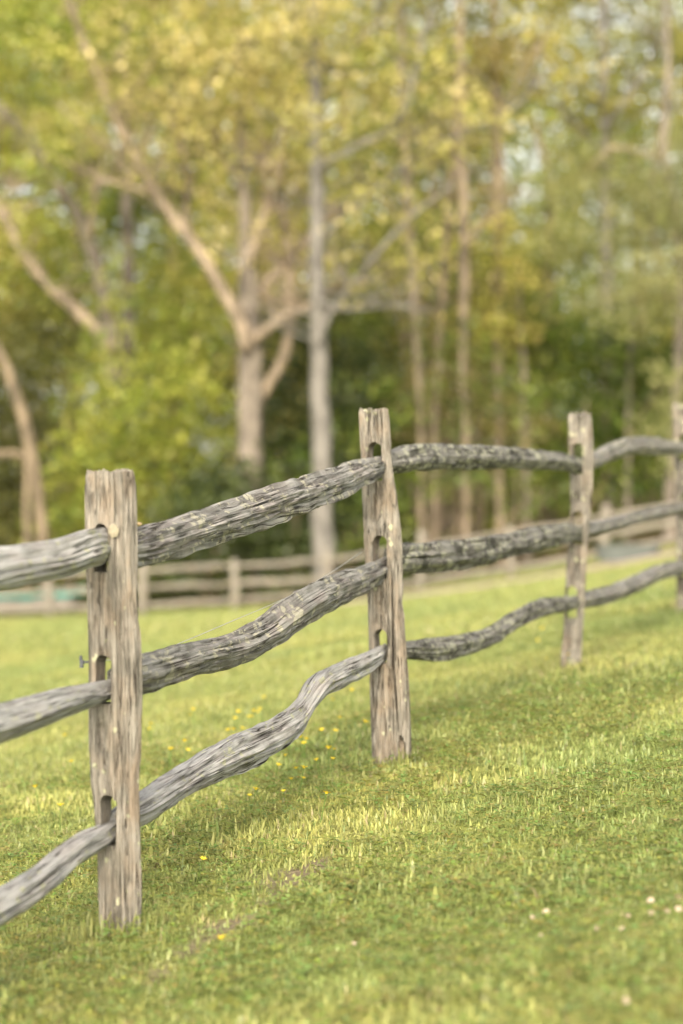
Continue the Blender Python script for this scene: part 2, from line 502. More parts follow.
def catmull(pts, step):
    """pts: list of tuples; resample smooth curve through them"""
    P = [np.array(p, float) for p in pts]
    P = [2 * P[0] - P[1]] + P + [2 * P[-1] - P[-2]]
    out = []
    for i in range(1, len(P) - 2):
        p0, p1, p2, p3 = P[i - 1:i + 3]
        L = np.linalg.norm((p2 - p1)[:3]); n = max(2, int(L / step))
        for k in range(n):
            t = k / n
            out.append(.5 * ((2 * p1) + (-p0 + p2) * t + (2 * p0 - 5 * p1 + 4 * p2 - p3) * t * t + (-p0 + 3 * p1 - 3 * p2 + p3) * t ** 3))
    out.append(P[-2])
    return out


fence = empty('split_rail_fence', Vector((.174, 8.46, gzf(.174, 8.46))),
              'weathered grey three-rail split rail fence climbing the near lawn', 'fence')


def make_rail(name, pts, mat, seed, step=.010, seg=44, label=None, parent=fence, rough=1.0, end_w=.5, taper_len=.14, amp=1.0):
    """pts: (x,y,z,half_height)"""
    C = catmull(pts, step)
    n = len(C)
    P = [Vector(c[:3]) for c in C]; R = [max(.006, c[3]) for c in C]
    s = [0.0]
    for i in range(1, n): s.append(s[-1] + (P[i] - P[i - 1]).length)
    Ltot = s[-1]
    verts, grain, faces = [], [], []
    up = Vector((0, 0, 1))
    frnd = random.Random(int(seed * 10)); ph = frnd.random() * 6.28
    facets = [(ph + j * 6.283 / 5 + frnd.uniform(-.25, .25), frnd.uniform(.84, 1.0)) for j in range(5)]
    for i in range(n):
        T = (P[min(n - 1, i + 2)] - P[max(0, i - 2)]).normalized()
        side = T.cross(up).normalized(); u2 = side.cross(T).normalized()
        e = min(s[i], Ltot - s[i]) / taper_len
        wf = end_w + (1.0 - end_w) * min(1, max(0, e)) ** .7
        for k in range(seg):
            a = 2 * math.pi * k / seg
            # rounded split-log section: three broad lobes turning slowly along the length
            cx, sy = math.cos(a), math.sin(a)
            lobe = 1.22
            for (fa, fd) in facets:
                fa2 = fa + .30 * mn.noise(Vector((fa * 3 + seed, s[i] * .9, 2))) + .12 * s[i]
                cc_ = math.cos(a - fa2)
                if cc_ > .35: lobe = min(lobe, (fd + .10 * mn.noise(Vector((fa * 5, s[i] * 1.6 + seed, 7)))) / cc_)
            lobe = .75 * lobe + .25
            q = Vector((cx * 3.0 + seed, sy * 3.0, s[i] * 1.6))
            big = mn.noise(q * 1.0) * .13 * rough
            q2 = Vector((cx * 2.6 + seed * 3, sy * 2.6, s[i] * 9))
            med = mn.noise(q2) * .11 * rough
            q3 = Vector((cx * 12 + seed * 2, sy * 12, s[i] * 1.3))
            groove = -max(0, .30 - abs(mn.noise(q3))) * .15 * rough
            q4 = Vector((cx * 22 + seed, sy * 22, s[i] * 3))
            q5 = Vector((cx * 4.2 + seed * 5, sy * 4.2, s[i] * 1.3))
            groove -= max(0, .075 - abs(mn.noise(q5))) * 2.6 * rough
            fine = mn.noise(q4) * .08 * rough
            r = R[i] * (lobe + (big + med + groove + fine) * amp)
            verts.append(P[i] + side * (cx * r * wf) + u2 * (sy * r))
            grain.append((cx * .055, sy * .055, s[i]))
    for i in range(n - 1):
        for k in range(seg):
            k2 = (k + 1) % seg
            faces.append((i * seg + k, i * seg + k2, (i + 1) * seg + k2, (i + 1) * seg + k))
    # ragged end caps
    for ring, sgn in ((0, -1), (n - 1, 1)):
        T = (P[1] - P[0]).normalized() if ring == 0 else (P[-1] - P[-2]).normalized()
        c = P[ring] + T * (.006 * sgn)
        ci = len(verts); verts.append(c); grain.append((0, 0, s[ring]))
        for k in range(seg):
            k2 = (k + 1) % seg
            faces.append((ring * seg + k2, ring * seg + k, ci) if sgn < 0 else (ring * seg + k, ring * seg + k2, ci))
    org = P[n // 2]
    o = mesh_obj(name, verts, faces, mat, parent, True, org)
    grain_attr(o.data, np.array(grain))
    o.data.set_sharp_from_angle(angle=1.0)
    if label: o['label'] = label
    return o


def plan(A, B):
    """plan line between two points (x,y): returns depth for a pixel column"""
    dx, dy = B[0] - A[0], B[1] - A[1]

    def Yof(px):
        u = (px - CX) / F
        t = (u * A[1] - A[0]) / (dx - u * dy)
        return A[1] + t * dy
    return Yof


def rail_px(A, B, rows):
    """rows: (px, centre row, thickness px)"""
    Yf = plan(A, B); out = []
    m = len(rows)
    for i, (px, py, th) in enumerate(rows):
        Y = Yf(px); p = at(px, py, Y)
        a, b = rows[max(0, i - 1)], rows[min(m - 1, i + 1)]
        c = math.cos(math.atan2(b[1] - a[1], b[0] - a[0]))      # thickness was read upright; the log is measured square to its axis
        out.append((p.x, p.y, p.z, th * c * 1.0 / F * Y * .5))
    return out


Y0, Y1, Y2, Y3, Y4, Y5 = 3.65, 6.05, 8.46, 11.08, 13.9, 16.6


def XY(px, Y): return ((px - CX) / F * Y, Y)


# --- rails, first bay (runs out of the picture towards the near post)
A0 = XY(-500, Y0)
B = XY(103, Y1 - .02)
make_rail('fence_rail', rail_px(A0, B, [(-505, 640, 50), (-400, 628, 72), (-250, 608, 62), (-100, 588, 50), (0, 569, 39), (50, 560, 37), (84, 549, 37), (104, 547, 34)]), M_SILVER, 1.3, seg=64)
make_rail('fence_rail', rail_px(A0, B, [(-505, 868, 50), (-400, 842, 74), (-250, 800, 64), (-100, 752, 52), (0, 724, 42), (50, 707, 34), (84, 697, 27), (112, 689, 21)]), M_SILVER, 2.7, rough=.7, seg=64)
make_rail('fence_rail', rail_px(A0, B, [(-505, 1100, 50), (-400, 1062, 70), (-250, 1010, 60), (-100, 956, 50), (0, 906, 41), (38, 882, 37), (76, 851, 33), (116, 829, 25)]), M_SILVER, 4.1, seg=64)
# --- second bay
A = XY(108, Y1 + .03); B = XY(379, Y2 - .01)
make_rail('fence_rail', rail_px(A, B, [(111, 552, 26), (137, 548, 37), (191, 531, 37), (253, 511, 37), (315, 490, 35), (345, 479, 31), (362, 472, 27), (382, 466, 20)]), M_GREY, 5.5, rough=1.25, step=.008, seg=76)
make_rail('fence_rail', rail_px(A, B, [(113, 682, 30), (142, 673, 41), (191, 659, 36), (232, 649, 35), (261, 635, 39), (294, 612, 42), (327, 594, 37), (360, 580, 29), (387, 567, 22)]), M_GREY, 6.9, rough=1.0, step=.008, seg=76)
make_rail('fence_rail', rail_px(A, B, [(114, 822, 26), (142, 808, 34), (191, 777, 34), (232, 755, 40), (268, 739, 38), (292, 724, 38), (306, 706, 36), (318, 688, 33), (335, 677, 30), (360, 666, 26), (385, 652, 18)]), M_SILVER, 8.3, rough=1.0, step=.008, seg=76)
# --- third bay
A = XY(381, Y2 + .03); B = XY(577, Y3 - .01)
make_rail('fence_rail', rail_px(A, B, [(384, 463, 16), (397, 461, 23), (420, 457, 27), (466, 457, 24), (516, 459, 21), (556, 462, 17), (582, 465, 13)]), M_DARK, 9.1, rough=.7, label='lichen-spotted rail, arched in the middle')
make_rail('fence_rail', rail_px(A, B, [(388, 560, 22), (403, 558, 29), (440, 556, 29), (490, 549, 26), (515, 544, 24), (541, 537, 22), (566, 533, 18), (583, 534, 14)]), M_DARK, 10.7, rough=.9, label='thick dark mossy rail with lichen spots')
make_rail('fence_rail', rail_px(A, B, [(390, 650, 14), (409, 650, 19), (441, 649, 24), (464, 645, 22), (487, 637, 21), (512, 621, 21), (539, 609, 19), (560, 605, 17), (576, 602, 14)]), M_DARK, 12.2, rough=.8)
# --- fourth bay
A = XY(579, Y3 + .03); B = XY(683, Y4 - .01)
make_rail('fence_rail', rail_px(A, B, [(582, 466, 11), (594, 460, 17), (608, 453, 19), (628, 446, 19), (646, 446, 18), (670, 448, 15), (686, 449, 11)]), M_GREY, 13.5, rough=.8)
make_rail('fence_rail', rail_px(A, B, [(580, 533, 10), (591, 529, 14), (614, 524, 14), (643, 516, 13), (670, 510, 12), (688, 507, 9)]), M_GREY, 14.9, rough=.7)
make_rail('fence_rail', rail_px(A, B, [(574, 603, 11), (586, 600, 17), (614, 593, 18), (643, 581, 18), (660, 573, 16), (680, 568, 14), (690, 566, 10)]), M_GREY, 16.0, rough=.7)
# --- fifth bay, leaving the frame
A = XY(685, Y4 + .03); B = XY(772, Y5 - .01)
for (rows, sd) in (([(685, 449, 10), (695, 447, 15), (730, 441, 15), (774, 440, 10)], 17.1), ([(688, 507, 9), (700, 504, 13), (735, 498, 13), (775, 492, 9)], 18.4), ([(690, 566, 9), (700, 563, 14), (740, 549, 14), (776, 540, 9)], 19.9)):
    make_rail('fence_rail', rail_px(A, B, rows), M_GREY, sd, step=.02)


# --- posts
def make_post(Y, outline, slots, mat, seed, dents=(), cracks=(), holes=(), seg=88, step=.0065, depth=.9, label=None, ridge=.06):
    """outline: (row, left px, right px) top to bottom; slots: (px0, px1, row0, row1)"""
    rows = [(r, (l + rr) / 2, rr - l) for (r, l, rr) in outline]
    pts = []
    for (r, c, w) in rows:
        p = at(c, r, Y); pts.append((p.x, p.y, p.z, w / F * Y * .5))
    # sink the foot
    last = pts[-1]; pts.append((last[0], last[1], last[2] - .22, last[3] * 1.0))
    C = catmull(pts, step); n = len(C)
    org = Vector((last[0], last[1], last[2]))
    # cross-section corners: left, front ridge, right, back (unit half-width)
    cor = [Vector((-1, .05)), Vector((-.86, -.42)), Vector((ridge, -.92)), Vector((.80, -.55)), Vector((1, .0)), Vector((.75, .62)), Vector((.0, .88)), Vector((-.78, .66))]
    # closed smooth-ish section sampled uniformly by angle
    prof = []
    for k in range(seg):
        a = 2 * math.pi * k / seg
        d = Vector((math.cos(a), math.sin(a))); best = 9
        for i in range(len(cor)):
            p, q = cor[i], cor[(i + 1) % len(cor)]
            e = q - p; den = d.x * e.y - d.y * e.x
            if abs(den) < 1e-9: continue
            t = (p.x * e.y - p.y * e.x) / den
            u = (p.x * d.y - p.y * d.x) / den
            if t > 0 and -1e-6 <= u <= 1 + 1e-6: best = min(best, t)
        prof.append(best)
    prof = [(prof[k - 2] + prof[k - 1] * 2 + prof[k] * 3 + prof[(k + 1) % seg] * 2 + prof[(k + 2) % seg]) / 9 for k in range(seg)]
    verts, faces = [], []
    ztop = C[0][2]
    for i, c in enumerate(C):
        ctr = Vector(c[:3]); R = c[3]
        fromtop = ztop - c[2]
        for k in range(seg):
            a = 2 * math.pi * k / seg
            cx, sy = math.cos(a), math.sin(a)
            z = c[2]
            g1 = abs(mn.noise(Vector((cx * 6 + seed, sy * 6, z * 1.4))))
            g2 = abs(mn.noise(Vector((cx * 15 + seed * 2, sy * 15, z * 2.6))))
            g3 = mn.noise(Vector((cx * 30 + seed, sy * 30, z * 8)))
            bg = mn.noise(Vector((cx * 1.5 + seed, sy * 1.5, z * 3)))
            dep = -max(0, .15 - g1) * .95 - max(0, .14 - g2) * .70 + g3 * .03 + bg * .06
            dep *= 1.0 + .8 * math.exp(-fromtop / .12)
            r = R * (prof[k] + dep)
            zz = z
            if fromtop < .03:   # uneven sawn/broken top
                zz = z + (mn.noise(Vector((cx * 2.2 + seed, sy * 2.2, 1))) * .028 + g3 * .012 - .012 * max(0, (fromtop < .004))) * (1 - fromtop / .03)
                r *= 1 - .07 * (1 - fromtop / .03) ** 2
            v = Vector((ctr.x + cx * r, ctr.y + sy * r * depth, zz))
            verts.append(v)
    # top cap with its own relief
    rings = 8; base_ring = 0; prev = list(range(seg)); top_c = sum((verts[k] for k in range(seg)), Vector()) / seg
    allfaces = []
    for i in range(n - 1):
        for k in range(seg):
            k2 = (k + 1) % seg
            allfaces.append((i * seg + k2, i * seg + k, (i + 1) * seg + k, (i + 1) * seg + k2))
    for j in range(1, rings):
        cur = []
        for k in range(seg):
            p = verts[k].lerp(top_c, j / rings)
            p.z += mn.noise(Vector((p.x * 70 + seed, p.y * 70, 0))) * .006 + .004 * j / rings
            cur.append(len(verts)); verts.append(p)
        for k in range(seg):
            k2 = (k + 1) % seg
            allfaces.append((prev[k], prev[k2], cur[k2], cur[k]))
        prev = cur
    ci = len(verts); verts.append(top_c + Vector((0, 0, .003)))
    for k in range(seg): allfaces.append((prev[k], prev[(k + 1) % seg], ci))
    cb = len(verts); verts.append(Vector(C[-1][:3]))
    o0 = (n - 1) * seg
    for k in range(seg): allfaces.append((o0 + (k + 1) % seg, o0 + k, cb))
    # dents (hollows on the side towards the lens)
    for (px, row, rx, rz, dp) in dents:
        c = at(px, row, Y); rx_ = rx / F * Y; rz_ = rz / F * Y
        for v in verts:
            if v.y < Y:
                q = ((v.x - c.x) / rx_) ** 2 + ((v.z - c.z) / rz_) ** 2
                if q < 4:
                    f = math.exp(-q * 1.6) * (.7 + .6 * mn.noise(Vector((v.x * 60, v.y * 60, v.z * 25))))
                    v.y += dp * f
    o = mesh_obj('fence_post', verts, allfaces, mat, None, True, org)
    # mortise slots, cut right through along the run of the rails
    cutters = []
    dirv = Vector((.289, .957, 0)).normalized(); side = Vector((dirv.y, -dirv.x, 0))
    for (p0, p1, r0, r1) in slots:
        c = at((p0 + p1) / 2, (r0 + r1) / 2, Y - .03)
        hw = (p1 - p0) / F * Y * .5; hh = (r1 - r0) / F * Y * .5
        prof2 = []
        for k in range(9):
            a = math.pi * k / 8
            prof2.append((math.cos(a) * hw, hh - hw + math.sin(a) * hw))
        for k in range(4): prof2.append((-hw * (1 - .0 * k), hh - hw - (2 * hh - hw) * (k + 1) / 4 * 1.0))
        for k in range(4): prof2.append((hw, -hh + (2 * hh - hw) * k / 4))
        nn = len(prof2); cv = []; layers = 7
        for L in range(layers):
            d = (L / (layers - 1) - .5) * .36
            for (u, w) in prof2:
                jx = mn.noise(Vector((u * 60 + seed, w * 60, d * 14))) * .0035; jz = mn.noise(Vector((u * 60, w * 60 + seed, d * 14 + 5))) * .004
                cv.append(c + dirv * d + side * (u + jx) + Vector((0, 0, w + jz)))
        cf = [tuple(range(nn - 1, -1, -1)), tuple((layers - 1) * nn + k for k in range(nn))]
        for L in range(layers - 1):
            for k in range(nn):
                k2 = (k + 1) % nn
                cf.append((L * nn + k, L * nn + k2, (L + 1) * nn + k2, (L + 1) * nn + k))
        cutters.append((cv, cf))
    for (pts_, wpx, dp) in cracks:      # narrow wandering splits
        q = [at(px, r, Y) for (px, r) in pts_]
        cv = []; hw = wpx / F * Y * .5
        m_ = len(q)
        for i, p in enumerate(q):
            w_ = hw * (.25 if i in (0, m_ - 1) else 1)
            for (sx, yy) in ((-w_, -.12), (w_, -.12), (w_ * .4, dp), (-w_ * .4, dp)):
                cv.append(Vector((p.x + sx, Y + yy, p.z)))
        cf = [(0, 1, 2, 3), tuple((m_ - 1) * 4 + k for k in (3, 2, 1, 0))]
        for i in range(m_ - 1):
            for k in range(4):
                k2 = (k + 1) % 4
                cf.append((i * 4 + k2, i * 4 + k, (i + 1) * 4 + k, (i + 1) * 4 + k2))
        cutters.append((cv, cf))
    objs = []
    for (cv, cf) in cutters:
        me = bpy.data.meshes.new('cut'); me.from_pydata([tuple(v) for v in cv], [], cf)
        bm = bmesh.new(); bm.from_mesh(me); bmesh.ops.recalc_face_normals(bm, faces=bm.faces); bm.to_mesh(me); bm.free()
        co = bpy.data.objects.new('cut', me); COL.objects.link(co); objs.append(co)
        md = o.modifiers.new('b', 'BOOLEAN'); md.operation = 'DIFFERENCE'; md.solver = 'EXACT'; md.object = co
    bpy.context.view_layer.update()
    dg = bpy.context.evaluated_depsgraph_get()
    nm = bpy.data.meshes.new_from_object(o.evaluated_get(dg))
    if len(nm.vertices) < .6 * len(verts):      # a split the solver could not cut: keep those that work
        mods = list(o.modifiers)
        for md in mods[len(slots):]: md.show_viewport = False
        for md in mods[len(slots):]:
            md.show_viewport = True
            bpy.context.view_layer.update(); dg = bpy.context.evaluated_depsgraph_get()
            t_ = bpy.data.meshes.new_from_object(o.evaluated_get(dg))
            if len(t_.vertices) < .6 * len(verts): md.show_viewport = False; print('DROPPED', mat.name, md.name)
            else: nm = t_
    o.modifiers.clear(); old = o.data; o.data = nm; bpy.data.meshes.remove(old)
    nm.name = 'fence_post'
    for co in objs:
        me = co.data; bpy.data.objects.remove(co); bpy.data.meshes.remove(me)
    if not nm.materials: nm.materials.append(mat)
    nm.polygons.foreach_set('use_smooth', np.ones(len(nm.polygons), bool))
    nm.polygons.foreach_set('material_index', np.zeros(len(nm.polygons), np.int32))
    nm.set_sharp_from_angle(angle=.75)
    co = np.empty(len(nm.vertices) * 3, np.float32); nm.vertices.foreach_get('co', co)
    grain_attr(nm, co)
    o.parent = fence; o.matrix_parent_inverse = Matrix.Translation(-fence.location)
    if label: o['label'] = label
    return o


post_a = make_post(Y1, [(469, 84, 136), (520, 85, 137), (575, 86, 138), (640, 87, 141), (676, 88, 142), (740, 88, 142), (777, 89, 141), (810, 93, 141), (860, 97, 142), (932, 98, 142)],
                   [(95, 110, 524, 572), (95, 113, 655, 704), (100, 117, 795, 846)], M_POST, 2.0,
                   dents=[(103, 735, 4, 18, .022), (108, 758, 3, 14, .016), (99, 600, 3, 25, .012), (97, 500, 2.5, 22, .012), (104, 497, 2.5, 20, .012), (117, 880, 3, 40, .01), (104, 728, 6, 8, .014)],
                   cracks=[([(97, 462), (98, 500), (97, 522)], 1.6, -.02), ([(104, 462), (105, 495), (104, 512)], 1.6, -.02), ([(100, 575), (101, 610), (100, 650)], 1.3, -.02), ([(128, 475), (129, 520), (128, 560)], 1.2, .0)],
                   label='nearest post with rough grooved top')
post_b = make_post(Y2, [(408, 357, 389), (440, 359, 391), (466, 361, 393), (510, 363, 399), (542, 364, 402), (590, 367, 404), (620, 368, 405), (695, 370, 410), (758, 372, 412)],
                   [(368, 382, 442, 480), (373, 388, 535, 578), (374, 388, 629, 663)], M_POST, 7.0,
                   dents=[(378, 503, 5, 20, .03), (383, 480, 4, 12, .018), (374, 520, 5, 10, .015), (376, 735, 2.5, 12, .012)],
                   cracks=[([(391, 570), (392, 600), (392.5, 640), (393.5, 665), (396, 700), (398.5, 731)], 3.6, .005), ([(399.5, 734), (401.5, 742), (402.5, 752), (403, 778)], 12, .0), ([(377, 403), (377.5, 425), (378, 438)], 1.3, -.015)],
                   label='slim post leaning slightly left with a split foot', seg=80)
post_c = make_post(Y3, [(412, 567.5, 592), (464, 569, 594), (515, 570, 591), (568, 566, 587), (628, 563, 584), (664, 560, 582)],
                   [(572, 583, 443, 474), (571, 583, 511, 545), (565, 577, 586, 618)], M_POST2, 12.0, dents=[(578, 497, 4, 10, .025), (572, 570, 4, 12, .02)],
                   cracks=[([(578, 415), (579, 430), (578, 442)], 1.2, -.02)], seg=72, step=.009, label='leaning post with gaping slots')
post_d = make_post(Y4, [(404, 671, 693), (450, 673, 695), (510, 676, 697), (560, 676, 697), (611, 676, 697)],
                   [(679, 688, 434, 460), (681, 690, 492, 518), (682, 691, 552, 578)], M_POST2, 21.0, seg=64, step=.012)
g0 = gz(np.array([A0[0]]), np.array([Y0]))[0]; r0b = CY - (g0 - CAMZ) / Y0 * F
make_post(Y0, [(r0b - 760, -540, -462), (r0b - 300, -538, -460), (r0b, -540, -460)],
          [(-517, -490, r0b - 665, r0b - 585), (-517, -490, r0b - 435, r0b - 350), (-517, -490, r0b - 205, r0b - 120)], M_POST, 31.0, seg=60, step=.014)
make_post(Y5, [(402, 762, 781), (500, 764, 783), (590, 764, 783)], [(768, 776, 428, 450), (769, 777, 478, 500), (770, 778, 527, 550)], M_POST2, 41.0, seg=60, step=.014)


def blob(name, c, rx, ry, rz, mat, parent, seed=0, sub=3):
    bm = bmesh.new(); bmesh.ops.create_icosphere(bm, subdivisions=sub, radius=1)
    for v in bm.verts:
        k = 1 + .28 * mn.noise(v.co * 2.2 + Vector((seed, 0, 0))) + .12 * mn.noise(v.co * 6 + Vector((seed, 3, 0)))
        v.co = Vector((v.co.x * rx * k, v.co.y * ry * k, v.co.z * rz * k))
    me = bpy.data.meshes.new(name); bm.to_mesh(me); bm.free()
    me.polygons.foreach_set('use_smooth', [True] * len(me.polygons)); me.materials.append(mat)
    o = bpy.data.objects.new(name, me); o.location = c; COL.objects.link(o)
    bpy.context.view_layer.update()
    o.parent = parent; o.matrix_parent_inverse = parent.matrix_world.inverted()
    return o


blob('lichen_patch', at(113.5, 531, Y1 - .054), .0125, .0025, .0165, M_LICH, post_a, 3, 4)
# wooden peg poking out behind the near post
peg = blob('peg', at(138, 524, Y1 + .03), .010, .018, .0045, plain_mat('fresh_wood', (.55, .40, .22)), post_a, 9)
# electric-fence insulator and its wire
m_ins = plain_mat('grey_plastic', (.07, .075, .09), .5)
ins = bmesh.new()
for (dx, dz, r, h) in ((0, 0, .007, .010), (-.003, .010, .0045, .012), (-.001, -.010, .006, .008)):
    bmesh.ops.create_cone(ins, cap_ends=True, segments=14, radius1=r, radius2=r * .75, depth=h, matrix=Matrix.Translation((dx, 0, dz)))
bmesh.ops.create_cone(ins, cap_ends=True, segments=8, radius1=.003, radius2=.003, depth=.05, matrix=Matrix.Translation((.022, 0, 0)) @ Matrix.Rotation(math.pi / 2, 4, 'Y'))
me = bpy.data.meshes.new('insulator'); ins.to_mesh(me); ins.free(); me.materials.append(m_ins)
io = bpy.data.objects.new('insulator', me); io.location = at(82, 662, Y1 + .035); COL.objects.link(io)
bpy.context.view_layer.update(); io.parent = post_a; io.matrix_parent_inverse = post_a.matrix_world.inverted()


def tube(pts, radii, seg=8, jit=0.0, seed=0.0):
    """pts list of Vector, radii list; returns verts, faces"""
    V, Fc = [], []
    n = len(pts); ref = Vector((0, 1, 0))
    for i in range(n):
        T = (pts[min(n - 1, i + 1)] - pts[max(0, i - 1)]).normalized()
        s = T.cross(ref)
        s = s.normalized() if s.length > 1e-3 else Vector((1, 0, 0))
        u = s.cross(T).normalized()
        for k in range(seg):
            a = 2 * math.pi * k / seg
            r = radii[i] * (1 + (mn.noise(Vector((math.cos(a) * 1.3 + seed, math.sin(a) * 1.3, i * .35))) * jit if jit else 0))
            V.append(pts[i] + s * (math.cos(a) * r) + u * (math.sin(a) * r))
    for i in range(n - 1):
        for k in range(seg):
            k2 = (k + 1) % seg
            Fc.append((i * seg + k, i * seg + k2, (i + 1) * seg + k2, (i + 1) * seg + k))
    Fc.append(tuple(range(seg - 1, -1, -1))); Fc.append(tuple((n - 1) * seg + k for k in range(seg)))
    return V, Fc


wire_pts = [at(84, 662, Y1 + .05)] + [at(px, py, plan(XY(84, Y1 + .06), XY(362, Y2 + .06))(px)) for (px, py) in ((145, 656), (185, 641), (230, 622), (290, 596), (330, 573), (362, 552))]
wc = catmull([(*p, 0) for p in wire_pts], .05)
v, f = tube([Vector(c[:3]) for c in wc], [.0011] * len(wc), 6)
mesh_obj('wire', v, f, plain_mat('galvanised_wire', (.55, .55, .52), .4, .1, metallic=.3), fence, True, Vector(wc[len(wc) // 2][:3]))


# ------------------------------------------------------------------ flowers
def flower_mesh(name, kind):
    bm = bmesh.new()
    H = .085 if kind == 'yellow' else .055
    bmesh.ops.create_cone(bm, cap_ends=False, segments=5, radius1=.0014, radius2=.001, depth=H, matrix=Matrix.Translation((0, 0, H / 2)))
    ns_ = len(bm.faces)
    if kind == 'yellow':
        for j in range(6):
            a = j * math.pi / 3 + .2
            d = Vector((math.cos(a), math.sin(a), 0)); s = Vector((-d.y, d.x, 0)); o = Vector((0, 0, H))
            vs = [bm.verts.new(o), bm.verts.new(o + d * .006 + s * .0055 + Vector((0, 0, .003))), bm.verts.new(o + d * .0125 + Vector((0, 0, .006))), bm.verts.new(o + d * .006 - s * .0055 + Vector((0, 0, .003)))]
            bm.faces.new(vs)
        bmesh.ops.create_icosphere(bm, subdivisions=1, radius=.0045, matrix=Matrix.Translation((0, 0, H + .002)))
    else:
        rnd = random.Random(4)
        for j in range(60):
            z = rnd.uniform(-.5, 1); a = rnd.uniform(0, 6.28); r = math.sqrt(max(0, 1 - z * z))
            d = Vector((r * math.cos(a), r * math.sin(a), z)); s = d.orthogonal().normalized()
            o = Vector((0, 0, H)) + d * .004
            bm.faces.new([bm.verts.new(o), bm.verts.new(o + d * .005 + s * .0026), bm.verts.new(o + d * .0085), bm.verts.new(o + d * .005 - s * .0026)])
        bmesh.ops.create_icosphere(bm, subdivisions=1, radius=.006, matrix=Matrix.Translation((0, 0, H)))
    bm.faces.ensure_lookup_table()
    for i, fc in enumerate(bm.faces): fc.material_index = 0 if i < ns_ else 1
    me = bpy.data.meshes.new(name); bm.to_mesh(me); bm.free()
    me.materials.append(plain_mat(name + '_stem', (.10, .17, .03)))
    me.materials.append(plain_mat(name + '_petal', (.80, .62, .04) if kind == 'yellow' else (.60, .50, .40)))
    return me


def put_flowers(name, me, pts, label, cat, group, hpx):
    for (px, py) in pts:
        g = ground_px(px, py + hpx * .8)
        o = bpy.data.objects.new(name, me)
        o.location = (g.x, g.y, g.z - .004)
        s = random.uniform(.8, 1.25) * (.55 if name == 'white_clover' else 1.0); o.scale = (s, s, s * random.uniform(.9, 1.1))
        o.rotation_euler = (random.uniform(-.35, .25), random.uniform(-.3, .3), random.uniform(0, 6.28))
        o['label'] = label; o['category'] = cat; o['group'] = group
        COL.objects.link(o)


Yl = [(50, 748), (95, 815), (133, 803), (157, 717), (262, 722), (295, 722), (322, 715), (340, 678), (245, 775), (346, 860), (294, 920), (392, 890), (408, 880), (415, 857), (420, 790), (428, 803), (426, 784), (470, 850), (487, 835),
      (492, 805), (516, 735), (553, 752), (486, 680), (543, 682), (390, 828), (462, 948), (382, 912), (478, 765), (492, 765), (326, 708), (318, 720), (483, 832), (418, 795), (252, 770), (410, 884)]
yp = [(130 + a / 2.437, 420 + b / 2.437) for (a, b) in Yl] + [(78, 770), (170, 755), (184, 750), (230, 737), (60, 815), (64, 740), (150, 727), (40, 800), (238, 733), (195, 715), (237, 716), (251, 717), (176, 640), (210, 655)]
fm = flower_mesh('buttercup', 'yellow')
put_flowers('buttercup', fm, yp, 'small yellow buttercup in the grass beyond and under the rails', 'flower', 'yellow buttercups beyond the rails', 20)
put_flowers('buttercup', fm, [(569, 657), (548, 659), (540, 640), (546, 632)], 'small yellow buttercup at the foot of the leaning third post', 'flower', 'yellow buttercups by the third post', 16)
put_flowers('buttercup', fm, [(197, 865), (250, 798)], 'lone yellow buttercup on the lawn between the two nearest posts', 'flower', 'yellow buttercups right of the nearest post', 22)
put_flowers('buttercup', fm, [(226, 960)], 'lone yellow buttercup beside the bare soil strip near the bottom', 'flower', 'yellow buttercup beside the soil strip', 22)
put_flowers('white_clover', flower_mesh('white_clover', 'white'), [(675, 908), (668, 911), (654, 916), (630, 913), (537, 915), (546, 912), (543, 932), (625, 925), (593, 926), (632, 1005), (654, 900), (681, 896), (351, 940)],
            'pale white clover head in the short grass', 'flower', 'white clover heads in the near lawn', 18)


# ------------------------------------------------------------------ trees
def poly(pl, Y, dy=0.0):
    """(px,row,r_px) polyline in pixels at depth Y -> smoothed points and radii"""
    p = []
    m = len(pl)
    for i, (px, py, r) in enumerate(pl):
        q = at(px, py, Y + dy * i / max(1, m - 1)); p.append((q.x, q.y, q.z, r / F * Y))
    c = catmull(p, .30)
    return [Vector(x[:3]) for x in c], [max(.008, x[3]) for x in c]


def twigs(P, R, rnd, n, length, rr):
    out = []
    for _ in range(n):
        i = rnd.randrange(len(P) // 3, len(P)); b = P[i]
        d = Vector((rnd.uniform(-1, 1), rnd.uniform(-1, 1), rnd.uniform(-.1, 1.0))).normalized(); L = length * rnd.uniform(.5, 1.2)
        q = [b]
        for k in range(1, 5):
            d = (d + Vector((rnd.uniform(-.3, .3), rnd.uniform(-.3, .3), rnd.uniform(-.1, .3)))).normalized()
            q.append(q[-1] + d * L / 4)
        r0 = min(R[i] * .55, rr)
        out.append((q, [r0, r0 * .8, r0 * .6, r0 * .4, r0 * .2]))
    return out


